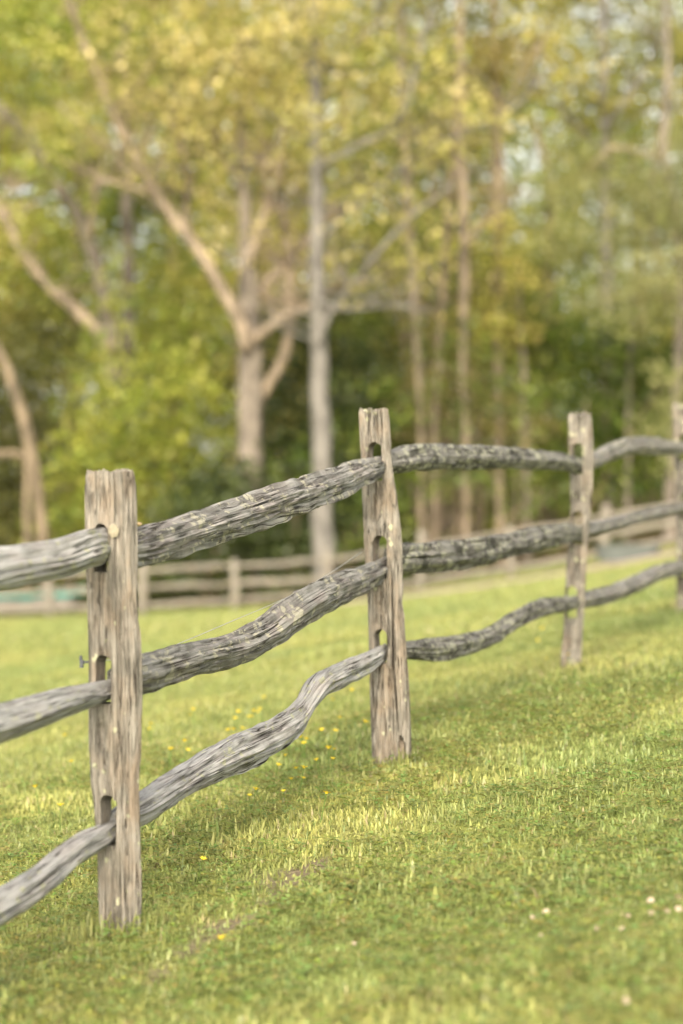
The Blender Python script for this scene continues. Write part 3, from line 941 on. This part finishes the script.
def wood_mesh(name, polys, Y, mat, parent, seed, tw=(0, 0, 0), flare=True):
    rnd = random.Random(seed)
    V, Fc = [], []
    extra = []
    for j, pl in enumerate(polys):
        dy = 0 if j == 0 else rnd.uniform(-1.6, 1.6)
        P, R = poly(pl, Y, dy)
        if j or not flare: R = [r * .78 for r in R]
        for i in range(len(P)):
            P[i] = P[i] + Vector((mn.noise(Vector((i * .35, seed, j))) * .06, mn.noise(Vector((seed, i * .35, j))) * .06, 0))
        if flare and j == 0 and len(P) > 3:     # root flare
            z0 = P[0].z
            for i in range(len(P)):
                R[i] *= 1 + .4 * math.exp(-(P[i].z - z0) / .35)
        v, f = tube(P, R, 12 if R[0] > .08 else 8, .16, seed + j)
        o = len(V); V += v; Fc += [tuple(x + o for x in ff) for ff in f]
        if tw[0]: extra += twigs(P, R, rnd, tw[0], tw[1], tw[2])
    for (q, r) in extra:
        v, f = tube(q, r, 5); o = len(V); V += v; Fc += [tuple(x + o for x in ff) for ff in f]
    return mesh_obj(name, V, Fc, mat, parent, True, parent.location.copy())


DENS = 2.6


def foliage(name, blobs, Y, palette, parent, seed, leaf=.15, thick=1.0, clump=.5, flat=.0, per=26, mat=None, aspect=.6):
    """blobs: (px, row, rx_px, ry_px, lai[, dy]); leaf-size quads gathered in clumps filling each blob's volume"""
    rg = np.random.default_rng(seed)
    Vs, Cs = [], []
    for bl in blobs:
        px, py, rx, ry, lai = bl[:5]; dy = bl[5] if len(bl) > 5 else 0.0
        c = at(px, py, Y + dy); a = rx / F * Y; b = ry / F * Y; d = max(.6, (a + b) * .5 * thick)
        n = max(20, int(lai * DENS * math.pi * a * b / (leaf * leaf * aspect)))
        ncl = max(3, n // per)
        u = rg.normal(size=(ncl, 3)); u /= np.linalg.norm(u, axis=1)[:, None]
        rad = rg.random(ncl) ** .42
        cc = u * rad[:, None] * np.array([a, d, b]) + np.array(c)
        tone = .55 + .9 * rg.random(ncl)                 # light and dark clumps
        hue = rg.random(ncl)
        idx = rg.integers(0, ncl, n)
        spread = clump * np.array([1, 1, .55])
        P = cc[idx] + rg.normal(size=(n, 3)) * spread * (.45 + .55 * rg.random(ncl)[idx])[:, None]
        gzz = gz(P[:, 0], P[:, 1]) + .05
        P[:, 2] = np.maximum(P[:, 2], gzz + rg.random(n) * .3)
        nrm = rg.normal(size=(n, 3)) + np.array([0, 0, flat]); nrm /= np.linalg.norm(nrm, axis=1)[:, None]
        t = np.cross(nrm, rg.normal(size=(n, 3))); t /= np.linalg.norm(t, axis=1)[:, None] + 1e-9
        s = np.cross(nrm, t)
        L = leaf * (.55 + .9 * rg.random(n))[:, None]
        V = np.stack([P - t * L * .5, P + s * L * .5 * aspect, P + t * L * .5, P - s * L * .5 * aspect], 1).reshape(-1, 3)
        pal = np.array(palette)
        k = np.clip(hue[idx] + rg.normal(0, .18, n), 0, .999) * (len(pal) - 1)
        i0 = k.astype(int); fr = (k - i0)[:, None]
        col = pal[i0] * (1 - fr) + pal[np.minimum(i0 + 1, len(pal) - 1)] * fr
        col = col * (tone[idx] * (.84 + .32 * rg.random(n)))[:, None]
        Vs.append(V); Cs.append(np.repeat(col, 4, 0))
    V = np.concatenate(Vs); C = np.concatenate(Cs)
    return np_mesh(name, V - np.array(parent.location), [np.arange(len(V)).reshape(-1, 4)], mat or M_LEAF, C, None) if False else _fol(name, V, C, parent, mat)


def _fol(name, V, C, parent, mat):
    o = np_mesh(name, V - np.array(parent.location), [np.arange(len(V)).reshape(-1, 4)], mat or M_LEAF, C)
    o.location = parent.location
    o.parent = parent; o.matrix_parent_inverse = Matrix.Translation(-parent.location)
    return o


GOLD = [(.25, .28, .045), (.49, .45, .095), (.66, .55, .19)]
GOLDTAN = [(.27, .285, .06), (.48, .435, .13), (.67, .56, .26)]
YGREEN = [(.14, .20, .03), (.285, .325, .05), (.44, .425, .09)]
GREEN = [(.06, .105, .018), (.125, .18, .028), (.235, .28, .045)]
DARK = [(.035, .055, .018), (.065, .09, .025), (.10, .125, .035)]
OLIVE = [(.14, .165, .03), (.28, .27, .06), (.42, .36, .10)]
BROWN = [(.17, .15, .045), (.31, .25, .08), (.42, .34, .12)]
SAGE = [(.17, .20, .06), (.30, .31, .115), (.42, .40, .18)]


def base_of(px, Y):
    X = (px - CX) / F * Y
    z = gzf(X, Y) - .15
    return Vector((X, Y, z)), CY - (z - CAMZ) / Y * F


def tree(px, Y, trunk, limbs, blobs, pal, bark, label, name='tree', seed=0, tw=(0, 0, 0), group=None, cat='tree', r0=None, **kw):
    b, row = base_of(px, Y)
    e = empty(name, b, label, cat, group)
    if trunk:
        tr = [(px, row, r0 or trunk[0][2] * 1.05)] + trunk
        wood_mesh('trunk', [tr], Y, bark, e, seed, tw)
        for q, lb in enumerate(limbs):
            wood_mesh('limb', [lb], Y + (-.9 if q % 2 == 0 else .7) * .5, M_BARK_LIT if bark is M_BARK_PALE else bark, e, seed + 17 * (q + 1), tw, False)  # limbs of pale trees get the bark with sunlight painted in
    if blobs: foliage('crown', blobs, Y, pal, e, seed + 100, **kw)
    return e


tree(252, 58, [(250, 470, 13), (250, 400, 12), (250, 345, 11.5), (248, 290, 9.5), (247, 240, 8), (244, 200, 6), (240, 120, 4.5), (236, 30, 3)],
     [[(247, 352, 9), (238, 320, 9), (226, 294, 8.5), (206, 262, 7.5), (186, 235, 7), (162, 202, 6), (140, 165, 5.5), (116, 120, 5.5), (96, 72, 5), (72, 12, 4.5), (55, -40, 4)],
      [(256, 405, 8), (270, 380, 7), (284, 358, 6.5), (290, 315, 6), (288, 255, 5), (282, 190, 4), (286, 120, 3)],
      [(254, 340, 7), (272, 325, 6.5), (290, 315, 6), (318, 300, 5), (346, 283, 4)],
      [(252, 300, 6.5), (272, 277, 6), (294, 254, 5.5), (312, 232, 4.5), (338, 212, 3)],
      [(250, 262, 5), (264, 212, 5), (278, 178, 4), (285, 100, 3)],
      [(190, 240, 5), (186, 212, 4.5), (186, 170, 4), (176, 115, 3)],
      [(160, 200, 3.5), (130, 185, 3), (95, 180, 2.5)], [(240, 190, 3), (215, 140, 3), (200, 80, 2)]],
     [(150, 60, 110, 70, .55), (240, 40, 90, 80, .55), (200, 140, 120, 60, .42), (290, 110, 70, 70, .4), (90, 110, 70, 60, .4), (205, -60, 170, 80, 1.2), (225, 118, 45, 18, 1.2, -1), (225, 205, 60, 50, .25, 1.5), (200, 130, 60, 50, .22, -1.5), (250, 220, 70, 70, .12, -1.5), (170, 40, 80, 45, .35, -1.5), (260, 60, 80, 60, .4, -1.5)],
     GOLDTAN, M_BARK_PALE, 'broad old tree with pale forking limbs and golden spring leaves', seed=1, tw=(20, 2.0, .05), r0=16)
tree(327, 54, [(323, 540, 10.5), (322, 470, 10), (320, 400, 9.5), (318, 300, 8.5), (317, 200, 7.5), (316, 100, 6.5), (314, -20, 6), (313, -120, 4)],
     [[(319, 345, 3), (330, 315, 3.2), (342, 296, 3.2), (370, 262, 3.2), (396, 232, 3), (425, 205, 2.6), (452, 185, 1.8)],
      [(318, 245, 3), (345, 215, 3.2), (372, 194, 3.2), (420, 155, 3.2), (465, 133, 3), (505, 113, 2.6), (540, 80, 3)],
      [(317, 170, 4), (350, 150, 4), (390, 128, 4), (408, 100, 3.5), (416, 66, 3), (430, 10, 2.5)],
      [(317, 120, 3.5), (345, 60, 3.5), (370, 28, 3), (405, 10, 2.5)], [(318, 300, 3.5), (350, 310, 3), (390, 305, 2.5), (430, 312, 2)],
      [(317, 90, 3), (300, 50, 3), (290, 0, 2)]],
     [(330, 20, 80, 50, .5), (400, 60, 80, 55, .42), (420, 150, 85, 45, .32), (365, 110, 60, 45, .28), (350, -70, 150, 70, 1.0), (310, 150, 30, 40, .3, -1), (400, 215, 60, 35, .35, -1), (440, 110, 80, 50, .45, -1), (330, 90, 50, 60, .5, -1.2), (320, 20, 60, 50, .5, -1.2), (395, 270, 60, 30, .3, -1)],
     GOLDTAN, M_BARK_GREY, 'tall straight grey trunk standing by the far fence', seed=2, tw=(16, 2.0, .045), r0=11.5)
tree(46, 55, [(43, 545, 6), (38, 500, 6), (29, 445, 6), (17, 395, 5.5), (2, 358, 5), (-24, 318, 4.5), (-70, 260, 4)],
     [[(27, 590, 4.5), (26, 520, 4.5), (27, 455, 4)], [(29, 458, 5), (12, 453, 5), (-8, 455, 5)]],
     [(-40, 250, 60, 50, .8), (-10, 300, 40, 30, .3)], OLIVE, M_BARK_BROWN, 'crooked tan twin-stemmed tree bending out of the picture at the left edge', seed=3)
tree(122, 62, [(118, 500, 9), (114, 400, 8.5), (110, 340, 8), (104, 292, 7.5), (86, 232, 7), (60, 188, 6.5), (22, 132, 6), (-25, 85, 5)],
     [[(112, 352, 7), (98, 332, 8), (72, 306, 8), (44, 280, 7.5), (18, 245, 7), (0, 210, 7), (-30, 160, 6)], [(60, 190, 4), (38, 178, 5), (20, 186, 4.5), (-5, 170, 4)],
      [(90, 238, 4), (96, 180, 3.5), (88, 130, 3)]],
     [(20, 90, 90, 65, .8), (60, 200, 80, 55, .35, 1.5), (20, 20, 90, 60, .9), (30, 280, 60, 50, .3, 1.5), (100, 30, 60, 50, .7), (90, 270, 45, 40, .35, 2), (60, 180, 70, 60, .4, -1.4), (30, 260, 50, 50, .25, -1.4), (110, 300, 40, 40, .35, -1)], YGREEN, M_BARK_PALE,
     'two-armed tree leaning left above the bright bush', seed=4, tw=(14, 1.9, .045))
tree(130, 68, [(129, 420, 7), (128, 320, 6.5), (128, 240, 6), (126, 170, 5.5), (124, 60, 4.5), (122, -60, 3)], [[(127, 190, 3), (140, 150, 3), (165, 110, 2)]],
     [(130, 130, 75, 45, .6), (150, 60, 80, 60, .8), (185, 250, 60, 50, .9, 2), (110, -20, 90, 60, 1.0), (185, 330, 60, 45, 1.2, 3)], YGREEN, M_BARK_PALE,
     'slender upright pale trunk rising behind the bright bush', seed=5, tw=(6, 1.5, .03))


def shrub(px, Y, blobs, pal, label, seed, name='bush', **kw):
    b, row = base_of(px, Y)
    e = empty(name, b, label, 'bush')
    rnd = random.Random(seed)
    st = []
    for j in range(5):
        x0, y1 = px + rnd.uniform(-40, 40), min(bb[1] for bb in blobs)
        tx = rnd.choice(blobs)
        st.append([(x0, row, 1.5), ((x0 + tx[0]) / 2 + rnd.uniform(-10, 10), (row + tx[1]) / 2, 1.4), (tx[0] + rnd.uniform(-20, 20), tx[1], 1.2)])
    wood_mesh('stem', st, Y, M_BARK_BROWN, e, seed)
    foliage('foliage', blobs, Y, pal, e, seed + 50, **kw)
    return e


shrub(150, 60, [(120, 420, 62, 55, 1.5, -.5), (180, 390, 60, 50, 1.4), (95, 490, 55, 60, 1.6, -.3), (160, 480, 70, 70, 1.8), (200, 330, 50, 35, .9, .8), (140, 545, 90, 45, 1.8), (215, 440, 40, 45, 1.1, .5), (110, 360, 50, 30, .7)],
      YGREEN, 'rounded bush with bright yellow-green leaves left of the forking tree', 11, flat=.8, leaf=.16)
shrub(225, 56.6, [(205, 520, 55, 50, 2.0), (240, 500, 42, 42, 1.7), (190, 565, 80, 30, 1.8), (270, 545, 40, 40, 1.6)], DARK, 'dark bush between the bright bush and the forking tree', 12)
shrub(300, 57.5, [(285, 480, 30, 50, .35), (345, 430, 30, 60, .35), (300, 540, 60, 25, .6), (370, 520, 40, 40, .6)], GREEN, 'thin mid green sapling leaves around the foot of the tall straight trunk', 36)
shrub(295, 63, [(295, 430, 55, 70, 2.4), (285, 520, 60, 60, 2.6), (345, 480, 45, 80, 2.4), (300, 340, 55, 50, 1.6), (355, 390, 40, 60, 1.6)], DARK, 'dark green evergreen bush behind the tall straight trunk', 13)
shrub(370, 66, [(360, 330, 40, 45, 1.1), (385, 420, 45, 60, 1.5), (380, 510, 50, 60, 1.5)], GREEN, 'mid green bush right of the tall straight trunk', 14)
shrub(20, 64, [(20, 420, 70, 90, 1.8), (-20, 520, 70, 80, 2.2), (60, 530, 60, 60, 2.0), (40, 330, 60, 40, .9), (-60, 380, 60, 90, 1.5)], [(.06, .07, .02), (.12, .13, .03), (.19, .18, .05)], 'olive bush at the left edge behind the crooked tan tree', 15)
# right-hand wood edge
tree(421, 59.5, [(421, 430, 3.0), (418, 370, 3.2), (414, 300, 4.5), (410, 232, 4.5), (404, 130, 4), (400, 0, 3)], [[(411, 240, 3), (385, 200, 2.5), (360, 180, 2)]],
     [(410, 180, 65, 40, .4, 2), (380, 260, 55, 45, .4, 2.5), (400, 100, 60, 50, .5, 1), (400, -20, 80, 60, .8)], OLIVE, M_BARK_LIT, 'thin pale leaning trunk, first right of the near slim post', seed=21, tw=(8, 1.4, .025))
tree(436, 61.5, [(434, 450, 3.0), (438, 370, 3.2), (443, 290, 3), (450, 200, 4.5), (456, 90, 4), (462, -40, 3)], [[(440, 320, 3), (415, 300, 2), (395, 295, 2)]],
     [(450, 210, 60, 40, .4, 2), (430, 300, 60, 40, .4, 2.5), (455, 120, 70, 55, .5, 1), (460, 20, 75, 60, .6)], OLIVE, M_BARK_LIT, 'thin trunk curving right towards its top', seed=22, tw=(8, 1.4, .025))
tree(466, 60, [(466, 440, 3.5), (463, 350, 3.8), (465, 260, 4.8), (462, 170, 5), (460, 40, 4), (458, -80, 3)], [[(464, 250, 3.5), (490, 215, 3), (520, 190, 2)]],
     [(480, 330, 60, 45, .4, 2.5), (500, 60, 60, 50, .7), (455, 370, 55, 40, .2, 2.5), (470, 190, 50, 50, .35, 2)], BROWN, M_BARK_LIT, 'upright tan trunk among brownish leaves', seed=23, tw=(9, 1.6, .03))
tree(500, 62, [(499, 430, 3.8), (498, 330, 5), (498, 215, 7), (497, 130, 6.5), (494, 30, 5), (490, -80, 4)], [[(497, 120, 4), (520, 80, 3.5), (545, 30, 3)], [(497, 200, 3.5), (470, 175, 3), (440, 165, 2)]],
     [(470, 70, 75, 60, .45), (535, 60, 60, 45, .5), (480, 165, 40, 40, .35), (500, 250, 45, 40, .9, -1), (500, 320, 40, 45, .8, -1), (490, -40, 100, 50, .8)], GOLD, M_BARK_LIT, 'golden leaved tree with a lit pale trunk above the third post', seed=24, tw=(7, 1.6, .03))
tree(668, 58, [(676, 420, 5.5), (680, 340, 5.5), (681, 290, 5), (676, 220, 5), (664, 150, 4), (668, 70, 3.5), (664, -30, 2.5)], [[(664, 160, 3.5), (640, 152, 3), (612, 147, 2.8), (590, 168, 2)], [(668, 300, 4), (655, 250, 3.5), (652, 200, 3), (662, 120, 2.5)]],
     [(590, 180, 55, 35, .9), (640, 235, 60, 38, 1.1), (570, 235, 50, 35, .9), (625, 300, 70, 35, 1.0), (690, 180, 50, 60, .8), (720, 280, 60, 60, 1.2), (540, 190, 40, 25, .5), (672, 200, 45, 50, .6, -1.2), (660, 270, 40, 30, .7, -1.2), (676, 420, 35, 60, .8, -1.2), (630, 160, 60, 30, .4, -1.2)], SAGE, M_BARK_PALE,
     'sage green pine with soft layered sprays at the right edge', seed=25, leaf=.13, clump=.42, flat=.6, aspect=.35)
tree(610, 70, [(608, 400, 7), (606, 250, 6.5), (604, 100, 5), (602, -60, 4)], [[(605, 130, 3), (640, 80, 3), (670, 20, 2)], [(605, 150, 3), (560, 110, 2.5), (530, 90, 2)]],
     [(560, 90, 60, 45, .45), (630, 105, 60, 40, .5), (570, 20, 60, 45, .30), (660, 20, 50, 50, .25), (600, 150, 70, 40, .6), (690, 110, 50, 50, .6), (600, -70, 90, 40, .8), (560, 5, 60, 40, .5, 2), (640, 60, 70, 50, .45, 2), (615, 10, 70, 35, .6, 1), (650, 40, 50, 30, .5), (560, 50, 50, 30, .5)], OLIVE, M_BARK_GREY,
     'olive tree with sky showing through its crown at top right', seed=26, tw=(16, 2.0, .045))
shrub(600, 63, [(600, 400, 70, 55, 1.7), (655, 380, 55, 60, 1.8), (560, 360, 55, 45, 1.3), (640, 460, 70, 50, 2.0), (560, 460, 50, 45, 1.5), (540, 320, 50, 40, 1.1), (700, 430, 60, 90, 2.0), (610, 335, 50, 35, 1.1)], GREEN,
      'broad leafy green bush behind the third and fourth posts', 31, flat=.5)
shrub(440, 58.5, [(430, 400, 55, 40, .4), (455, 330, 50, 45, .3), (410, 480, 40, 35, .4), (475, 480, 50, 35, .35), (490, 390, 40, 40, .35), (520, 420, 40, 45, .3), (545, 490, 40, 35, .35)], GREEN, 'light veil of fresh green sapling leaves in front of the thin trunks', 35, leaf=.13)
shrub(450, 63.5, [(425, 330, 50, 40, .25), (470, 300, 55, 40, .35), (440, 395, 55, 35, .35), (505, 360, 50, 40, .6), (400, 260, 45, 35, .3)], OLIVE, 'olive green sapling leaves veiling the thin trunks right of the slim post', 34, leaf=.13)
shrub(480, 62, [(490, 405, 45, 30, .8), (450, 385, 45, 28, .6), (520, 425, 40, 28, .9), (420, 410, 40, 25, .4)], [(.15, .13, .045), (.30, .26, .09), (.40, .34, .14)], 'tan feathery bush above the arched rail', 32, leaf=.12)
shrub(470, 65, [(440, 440, 60, 35, .5), (520, 450, 60, 40, .5), (480, 310, 75, 60, .5), (430, 350, 60, 60, .5), (400, 470, 40, 50, .7), (450, 500, 70, 40, .35, 8), (540, 500, 70, 40, .5, 8)], [(.07, .075, .018), (.15, .14, .03), (.24, .20, .05)], 'brown-green undergrowth bush among the thin trunks', 33)
# thin trunks in the shade behind the far fence
lab = ['thin shaded trunk directly behind the right edge of the slim post', 'thin shaded trunk under the start of the arched rail', 'thin brown trunk under the arched rail left of its middle', 'slim trunk under the middle of the arched rail',
       'pale grey thin trunk under the right half of the arched rail', 'dark thin trunk close to the left of the third post', 'thin grey trunk right of the third post', 'thin trunk midway between third and fourth posts', 'dark thin trunk left of the fourth post',
       'thin brown trunk seen below the arched rail near the curving trunk']
for i, (px, Y, r, top) in enumerate([(400, 70, 2.6, 250), (444, 75, 2.6, 250), (478, 72, 2.6, 280), (512, 70, 2.6, 300), (528, 62, 3.6, 250), (551, 68, 3, 280), (603, 70, 3.4, 300), (627, 62, 3.2, 320), (655, 72, 3.4, 280), (456, 74, 3, 260)]):
    ln = random.uniform(-14, 14)
    tree(px, Y, [(px + ln * .2, 480, r), (px + ln * .5, 400, r * .85), (px + ln, top + 40, r * .65), (px + ln * 1.2, top, r * .4)], [], [(px + ln, top + 40, 36, 45, .55), (px + ln * 1.2, top + 90, 34, 30, .4, 1)],
         GREEN if i % 2 else OLIVE, M_BARK_PALE if i in (4, 7, 1) else M_BARK_BROWN, lab[i], seed=40 + i, tw=(6, 1.0, .02), group='thin trunks behind the far fence')
# trees closing the wood behind and to the sides
bk = [(-150, 66, YGREEN, 'yellow-green tree'), (-40, 78, GOLD, 'golden tree'), (70, 80, YGREEN, 'yellow-green tree'), (175, 84, GREEN, 'green tree'), (260, 80, GOLD, 'golden tree'), (345, 86, YGREEN, 'yellow-green tree'), (430, 90, GREEN, 'green tree'), (540, 88, YGREEN, 'yellow-green tree'),
      (640, 84, GREEN, 'green tree'), (760, 72, OLIVE, 'olive tree'), (860, 66, GREEN, 'green tree')]
tell = ['outside the left edge of the wood', 'at the back of the wood in the far left corner', 'behind the two-armed leaning tree', 'behind the slender upright pale trunk', 'behind the broad old forking tree',
        'behind the limbs of the tall straight trunk', 'behind the curving thin trunk', 'behind the golden tree of the third post', 'behind the sage pine', 'outside the right edge of the wood', 'farthest outside the right edge']
for i, (px, Y, pal, kind) in enumerate(bk):
    s = 60 / Y * 1.15
    top = [-60, -60, -60, -40, -40, -20, 20, 60, 90, 20, 0][i]
    bl = [(px + random.uniform(-30, 30), top + 60 + k * 62, 85 * s * random.uniform(.85, 1.2), 58 * s, (1.15 if px < 520 else .8) * random.uniform(.8, 1.15), random.uniform(-1.5, 1.5)) for k in range(7)]
    bl += [(px + random.uniform(-70, 70), random.uniform(top + 100, 460), 60 * s, 50 * s, 1.1, 1.0) for k in range(3)]
    tree(px, Y, [(px, 400, 8 * s), (px + random.uniform(-10, 10), 200, 6 * s), (px + random.uniform(-20, 20), top + 60, 3 * s)], [], bl, pal, M_BARK_BROWN, f'{kind} standing {tell[i]}', seed=70 + i, leaf=.19, clump=.7)
# the wood beyond, one mass
class _O: pass
bl = []
rr = random.Random(5)
for px in range(-500, 1200, 75):
    for row in range(-60 if px < 420 else 0, 640, 70):
        bl.append((px + rr.uniform(-25, 25), row + rr.uniform(-25, 25), 60, 52, 1.6 if row > 200 else 1.35, rr.uniform(-6, 6)))
anchor = bpy.data.objects.new('wood_anchor', None); anchor.location = at(341, 560, 108)
far = foliage('distant_wood', bl, 108, [(.09, .12, .025), (.18, .21, .04), (.34, .33, .08)], anchor, 999, leaf=.34, clump=1.0)
loc = anchor.location.copy(); far.parent = None; far.matrix_parent_inverse = Matrix.Identity(4); far.location = loc
bpy.data.objects.remove(anchor)
far['kind'] = 'stuff'; far['label'] = 'mass of green wood far behind the trees'; far['category'] = 'wood'
# undergrowth at the wood's edge
bl = []
for px in range(-260, 960, 34):
    Y = 56 + rr.uniform(-1.5, 4)
    X = (px - CX) / F * Y; row = CY - (gzf(X, Y) + .35 - CAMZ) / Y * F
    bl.append((px, row, 30, 17, 1.3 if px < 390 else .55, Y - 56))
anchor = bpy.data.objects.new('a', None); anchor.location = at(341, 560, 56)
ug = foliage('undergrowth', bl, 56, [(.03, .05, .012), (.07, .10, .02), (.12, .14, .03)], anchor, 998, leaf=.13, clump=.3)
loc = anchor.location.copy(); ug.parent = None; ug.matrix_parent_inverse = Matrix.Identity(4); ug.location = loc
bpy.data.objects.remove(anchor)
ug['kind'] = 'stuff'; ug['label'] = 'low dark undergrowth along the foot of the wood'; ug['category'] = 'undergrowth'

# ------------------------------------------------------------------ far fence
ff = empty('split_rail_fence', at(235, 610, 51), 'blurred brown split rail fence crossing the far side of the lawn', 'fence')
posts = []
for i, px in enumerate((-230, -138, -44, 50, 142, 235, 328, 420, 512, 604, 698, 795, 890)):
    Y = 51 + .6 * math.sin(i * 1.3) - max(0, (px - 330) / 350) * 1.5
    X = (px - CX) / F * Y; z = gzf(X, Y)
    posts.append((X, Y, z))
    h = 1.17 + .12 * math.sin(i * 2.1)
    lean = .05 * math.sin(i * 3.7)
    v, f = tube([Vector((X, Y, z - .2)), Vector((X + lean * .4, Y, z + h * .4)), Vector((X + lean * .8, Y, z + h * .8)), Vector((X + lean, Y, z + h))], [.10, .095, .09, .085], 12, .3, i)
    o = mesh_obj('fence_post', v, f, M_FARWOOD, ff, True, Vector((X, Y, z))); grain_attr(o.data)
for i in range(len(posts) - 1):
    a, b = posts[i], posts[i + 1]
    for j, hh in enumerate((.20, .56, .93)):
        p = []
        for k in range(5):
            t = k / 4
            p.append((a[0] + (b[0] - a[0]) * t, a[1] + (b[1] - a[1]) * t - .02, a[2] + (b[2] - a[2]) * t + hh + .05 * mn.noise(Vector((i * 1.7, j * 3.1, k * .9))) * (1 if 0 < k < 4 else .4), [.04, .058, .062, .058, .04][k]))
        make_rail('fence_rail', p, M_FARWOOD, 30 + i * 3 + j, step=.12, seg=12, parent=ff, end_w=.7, amp=1.2)

# teal tarp rolled on the grass behind the far fence at the left
tm = plain_mat('teal_tarp', (.03, .30, .26), .5, .25, 4)
tb = ground_px(20, 604)
tp = empty('tarpaulin', Vector((-8.3, 52.4, gzf(-8.3, 52.4))), 'bright teal rolled tarpaulin lying behind the far fence at the left', 'tarpaulin')
pp = [Vector((-8.3 + k * .25, 52.4 + .1 * math.sin(k), gzf(-8.3 + k * .25, 52.4) + .50 + .025 * math.sin(k * 1.9))) for k in range(12)]
v, f = tube(pp, [.10 + .02 * math.sin(k * 2.3) for k in range(12)], 14, .3, 5)
mesh_obj('sheet', v, f, tm, tp, True, tp.location.copy())
pp = [p + Vector((0, .05, -.28)) for p in pp[1:-1]]
v, f = tube(pp, [.20] * len(pp), 14, .3, 8)
mesh_obj('log', v, f, M_FARWOOD, tp, True, tp.location.copy())

# grey drain pipe / trough lying by the track at the right
tr_ = empty('feed_trough', Vector((5.4, 45.6, gzf(5.4, 45.6))), 'low grey-green trough with a dark inside beside the dirt track', 'trough')
m_tr = plain_mat('dull_galvanised', (.10, .115, .105), .9, .25, 6)
ring = [(-1, 0), (-.98, .34), (.98, .34), (1, 0)]
L, W, H = .62, .30, .27
bm = bmesh.new()


def rr_loop(L, W, z, r, n=6):
    o = []
    for (sx, sy, a0) in ((1, 1, 0), (-1, 1, 90), (-1, -1, 180), (1, -1, 270)):
        for k in range(n + 1):
            a = math.radians(a0 + 90 * k / n); o.append(Vector((sx * (L - r) + r * math.cos(a), sy * (W - r) + r * math.sin(a), z)))
    return o


loops = [rr_loop(L * .92, W * .9, 0, .3), rr_loop(L, W, H, .34), rr_loop(L + .03, W + .03, H + .015, .36), rr_loop(L + .03, W + .03, H + .05, .36), rr_loop(L - .03, W - .03, H + .05, .32), rr_loop(L - .08, W - .07, H - .1, .3)]
rows = [[bm.verts.new(p) for p in lp] for lp in loops]
for a, b in zip(rows[:-1], rows[1:]):
    for k in range(len(a)):
        k2 = (k + 1) % len(a); bm.faces.new((a[k], a[k2], b[k2], b[k]))
bm.faces.new(rows[0][::-1])
me = bpy.data.meshes.new('basin'); bm.to_mesh(me); me.materials.append(m_tr); bm.free()
o = bpy.data.objects.new('basin', me); o.location = tr_.location; o.rotation_euler.z = .12; link(o, tr_)
lp = rr_loop(L - .075, W - .065, H - .03, .3)
o = mesh_obj('inside_shade', lp, [tuple(range(len(lp)))], plain_mat('shade_black', (.02, .02, .02), .9, .2), tr_, False, None)  # flat dark sheet across the basin, stands in for the shaded inside
o.location = tr_.location; o.rotation_euler.z = .12

# ------------------------------------------------------------------ light, sky, camera
SUN_EL, SUN_AZ = 27.0, 187.0     # azimuth: degrees clockwise from +Y (north) where the sun stands
az = math.radians(SUN_AZ); el = math.radians(SUN_EL)
sd = Vector((math.sin(az) * math.cos(el), math.cos(az) * math.cos(el), math.sin(el)))
sl = bpy.data.lights.new('sun', 'SUN'); sl.energy = 4.6; sl.angle = math.radians(30); sl.color = (1.0, .84, .60)
so = bpy.data.objects.new('sun', sl); so.rotation_euler = (-sd).to_track_quat('-Z', 'Y').to_euler(); so.location = sd * 50
COL.objects.link(so)
w = bpy.data.worlds.new('World'); scene.world = w; w.use_nodes = True
nt = w.node_tree; bg = nt.nodes['Background']
sky = nt.nodes.new('ShaderNodeTexSky'); sky.sky_type = 'NISHITA'; sky.sun_disc = False
sky.sun_elevation = el; sky.sun_rotation = az; sky.air_density = 1.0; sky.dust_density = 3.0; sky.ozone_density = 1.0
hs = nt.nodes.new('ShaderNodeHueSaturation'); hs.inputs['Saturation'].default_value = .30
nt.links.new(sky.outputs[0], hs.inputs['Color'])
tn = nt.nodes.new('ShaderNodeMix'); tn.data_type = 'RGBA'; tn.blend_type = 'MULTIPLY'; tn.inputs[0].default_value = 1
tn.inputs[7].default_value = (1.0, .965, .90, 1)
nt.links.new(hs.outputs[0], tn.inputs[6]); nt.links.new(tn.outputs[2], bg.inputs['Color']); bg.inputs['Strength'].default_value = .37

cam = bpy.data.cameras.new('camera'); co = bpy.data.objects.new('camera', cam); COL.objects.link(co)
co.location = (0, 0, CAMZ); co.rotation_euler = (math.radians(90), 0, 0)
cam.sensor_fit = 'VERTICAL'; cam.sensor_height = 36; cam.sensor_width = 24; cam.lens = 85
cam.clip_end = 3000; cam.clip_start = .05
cam.dof.use_dof = True; cam.dof.focus_distance = 7.1; cam.dof.aperture_fstop = 2.0; cam.dof.aperture_blades = 0
scene.camera = co
scene.view_settings.view_transform = 'Standard'; scene.view_settings.look = 'None'
scene.view_settings.exposure = 0; scene.view_settings.gamma = 1
scene.cycles.use_denoising = True
try: scene.cycles.denoiser = 'OPENIMAGEDENOISE'
except Exception: pass
scene.cycles.max_bounces = 6; scene.cycles.diffuse_bounces = 4; scene.cycles.transmission_bounces = 4
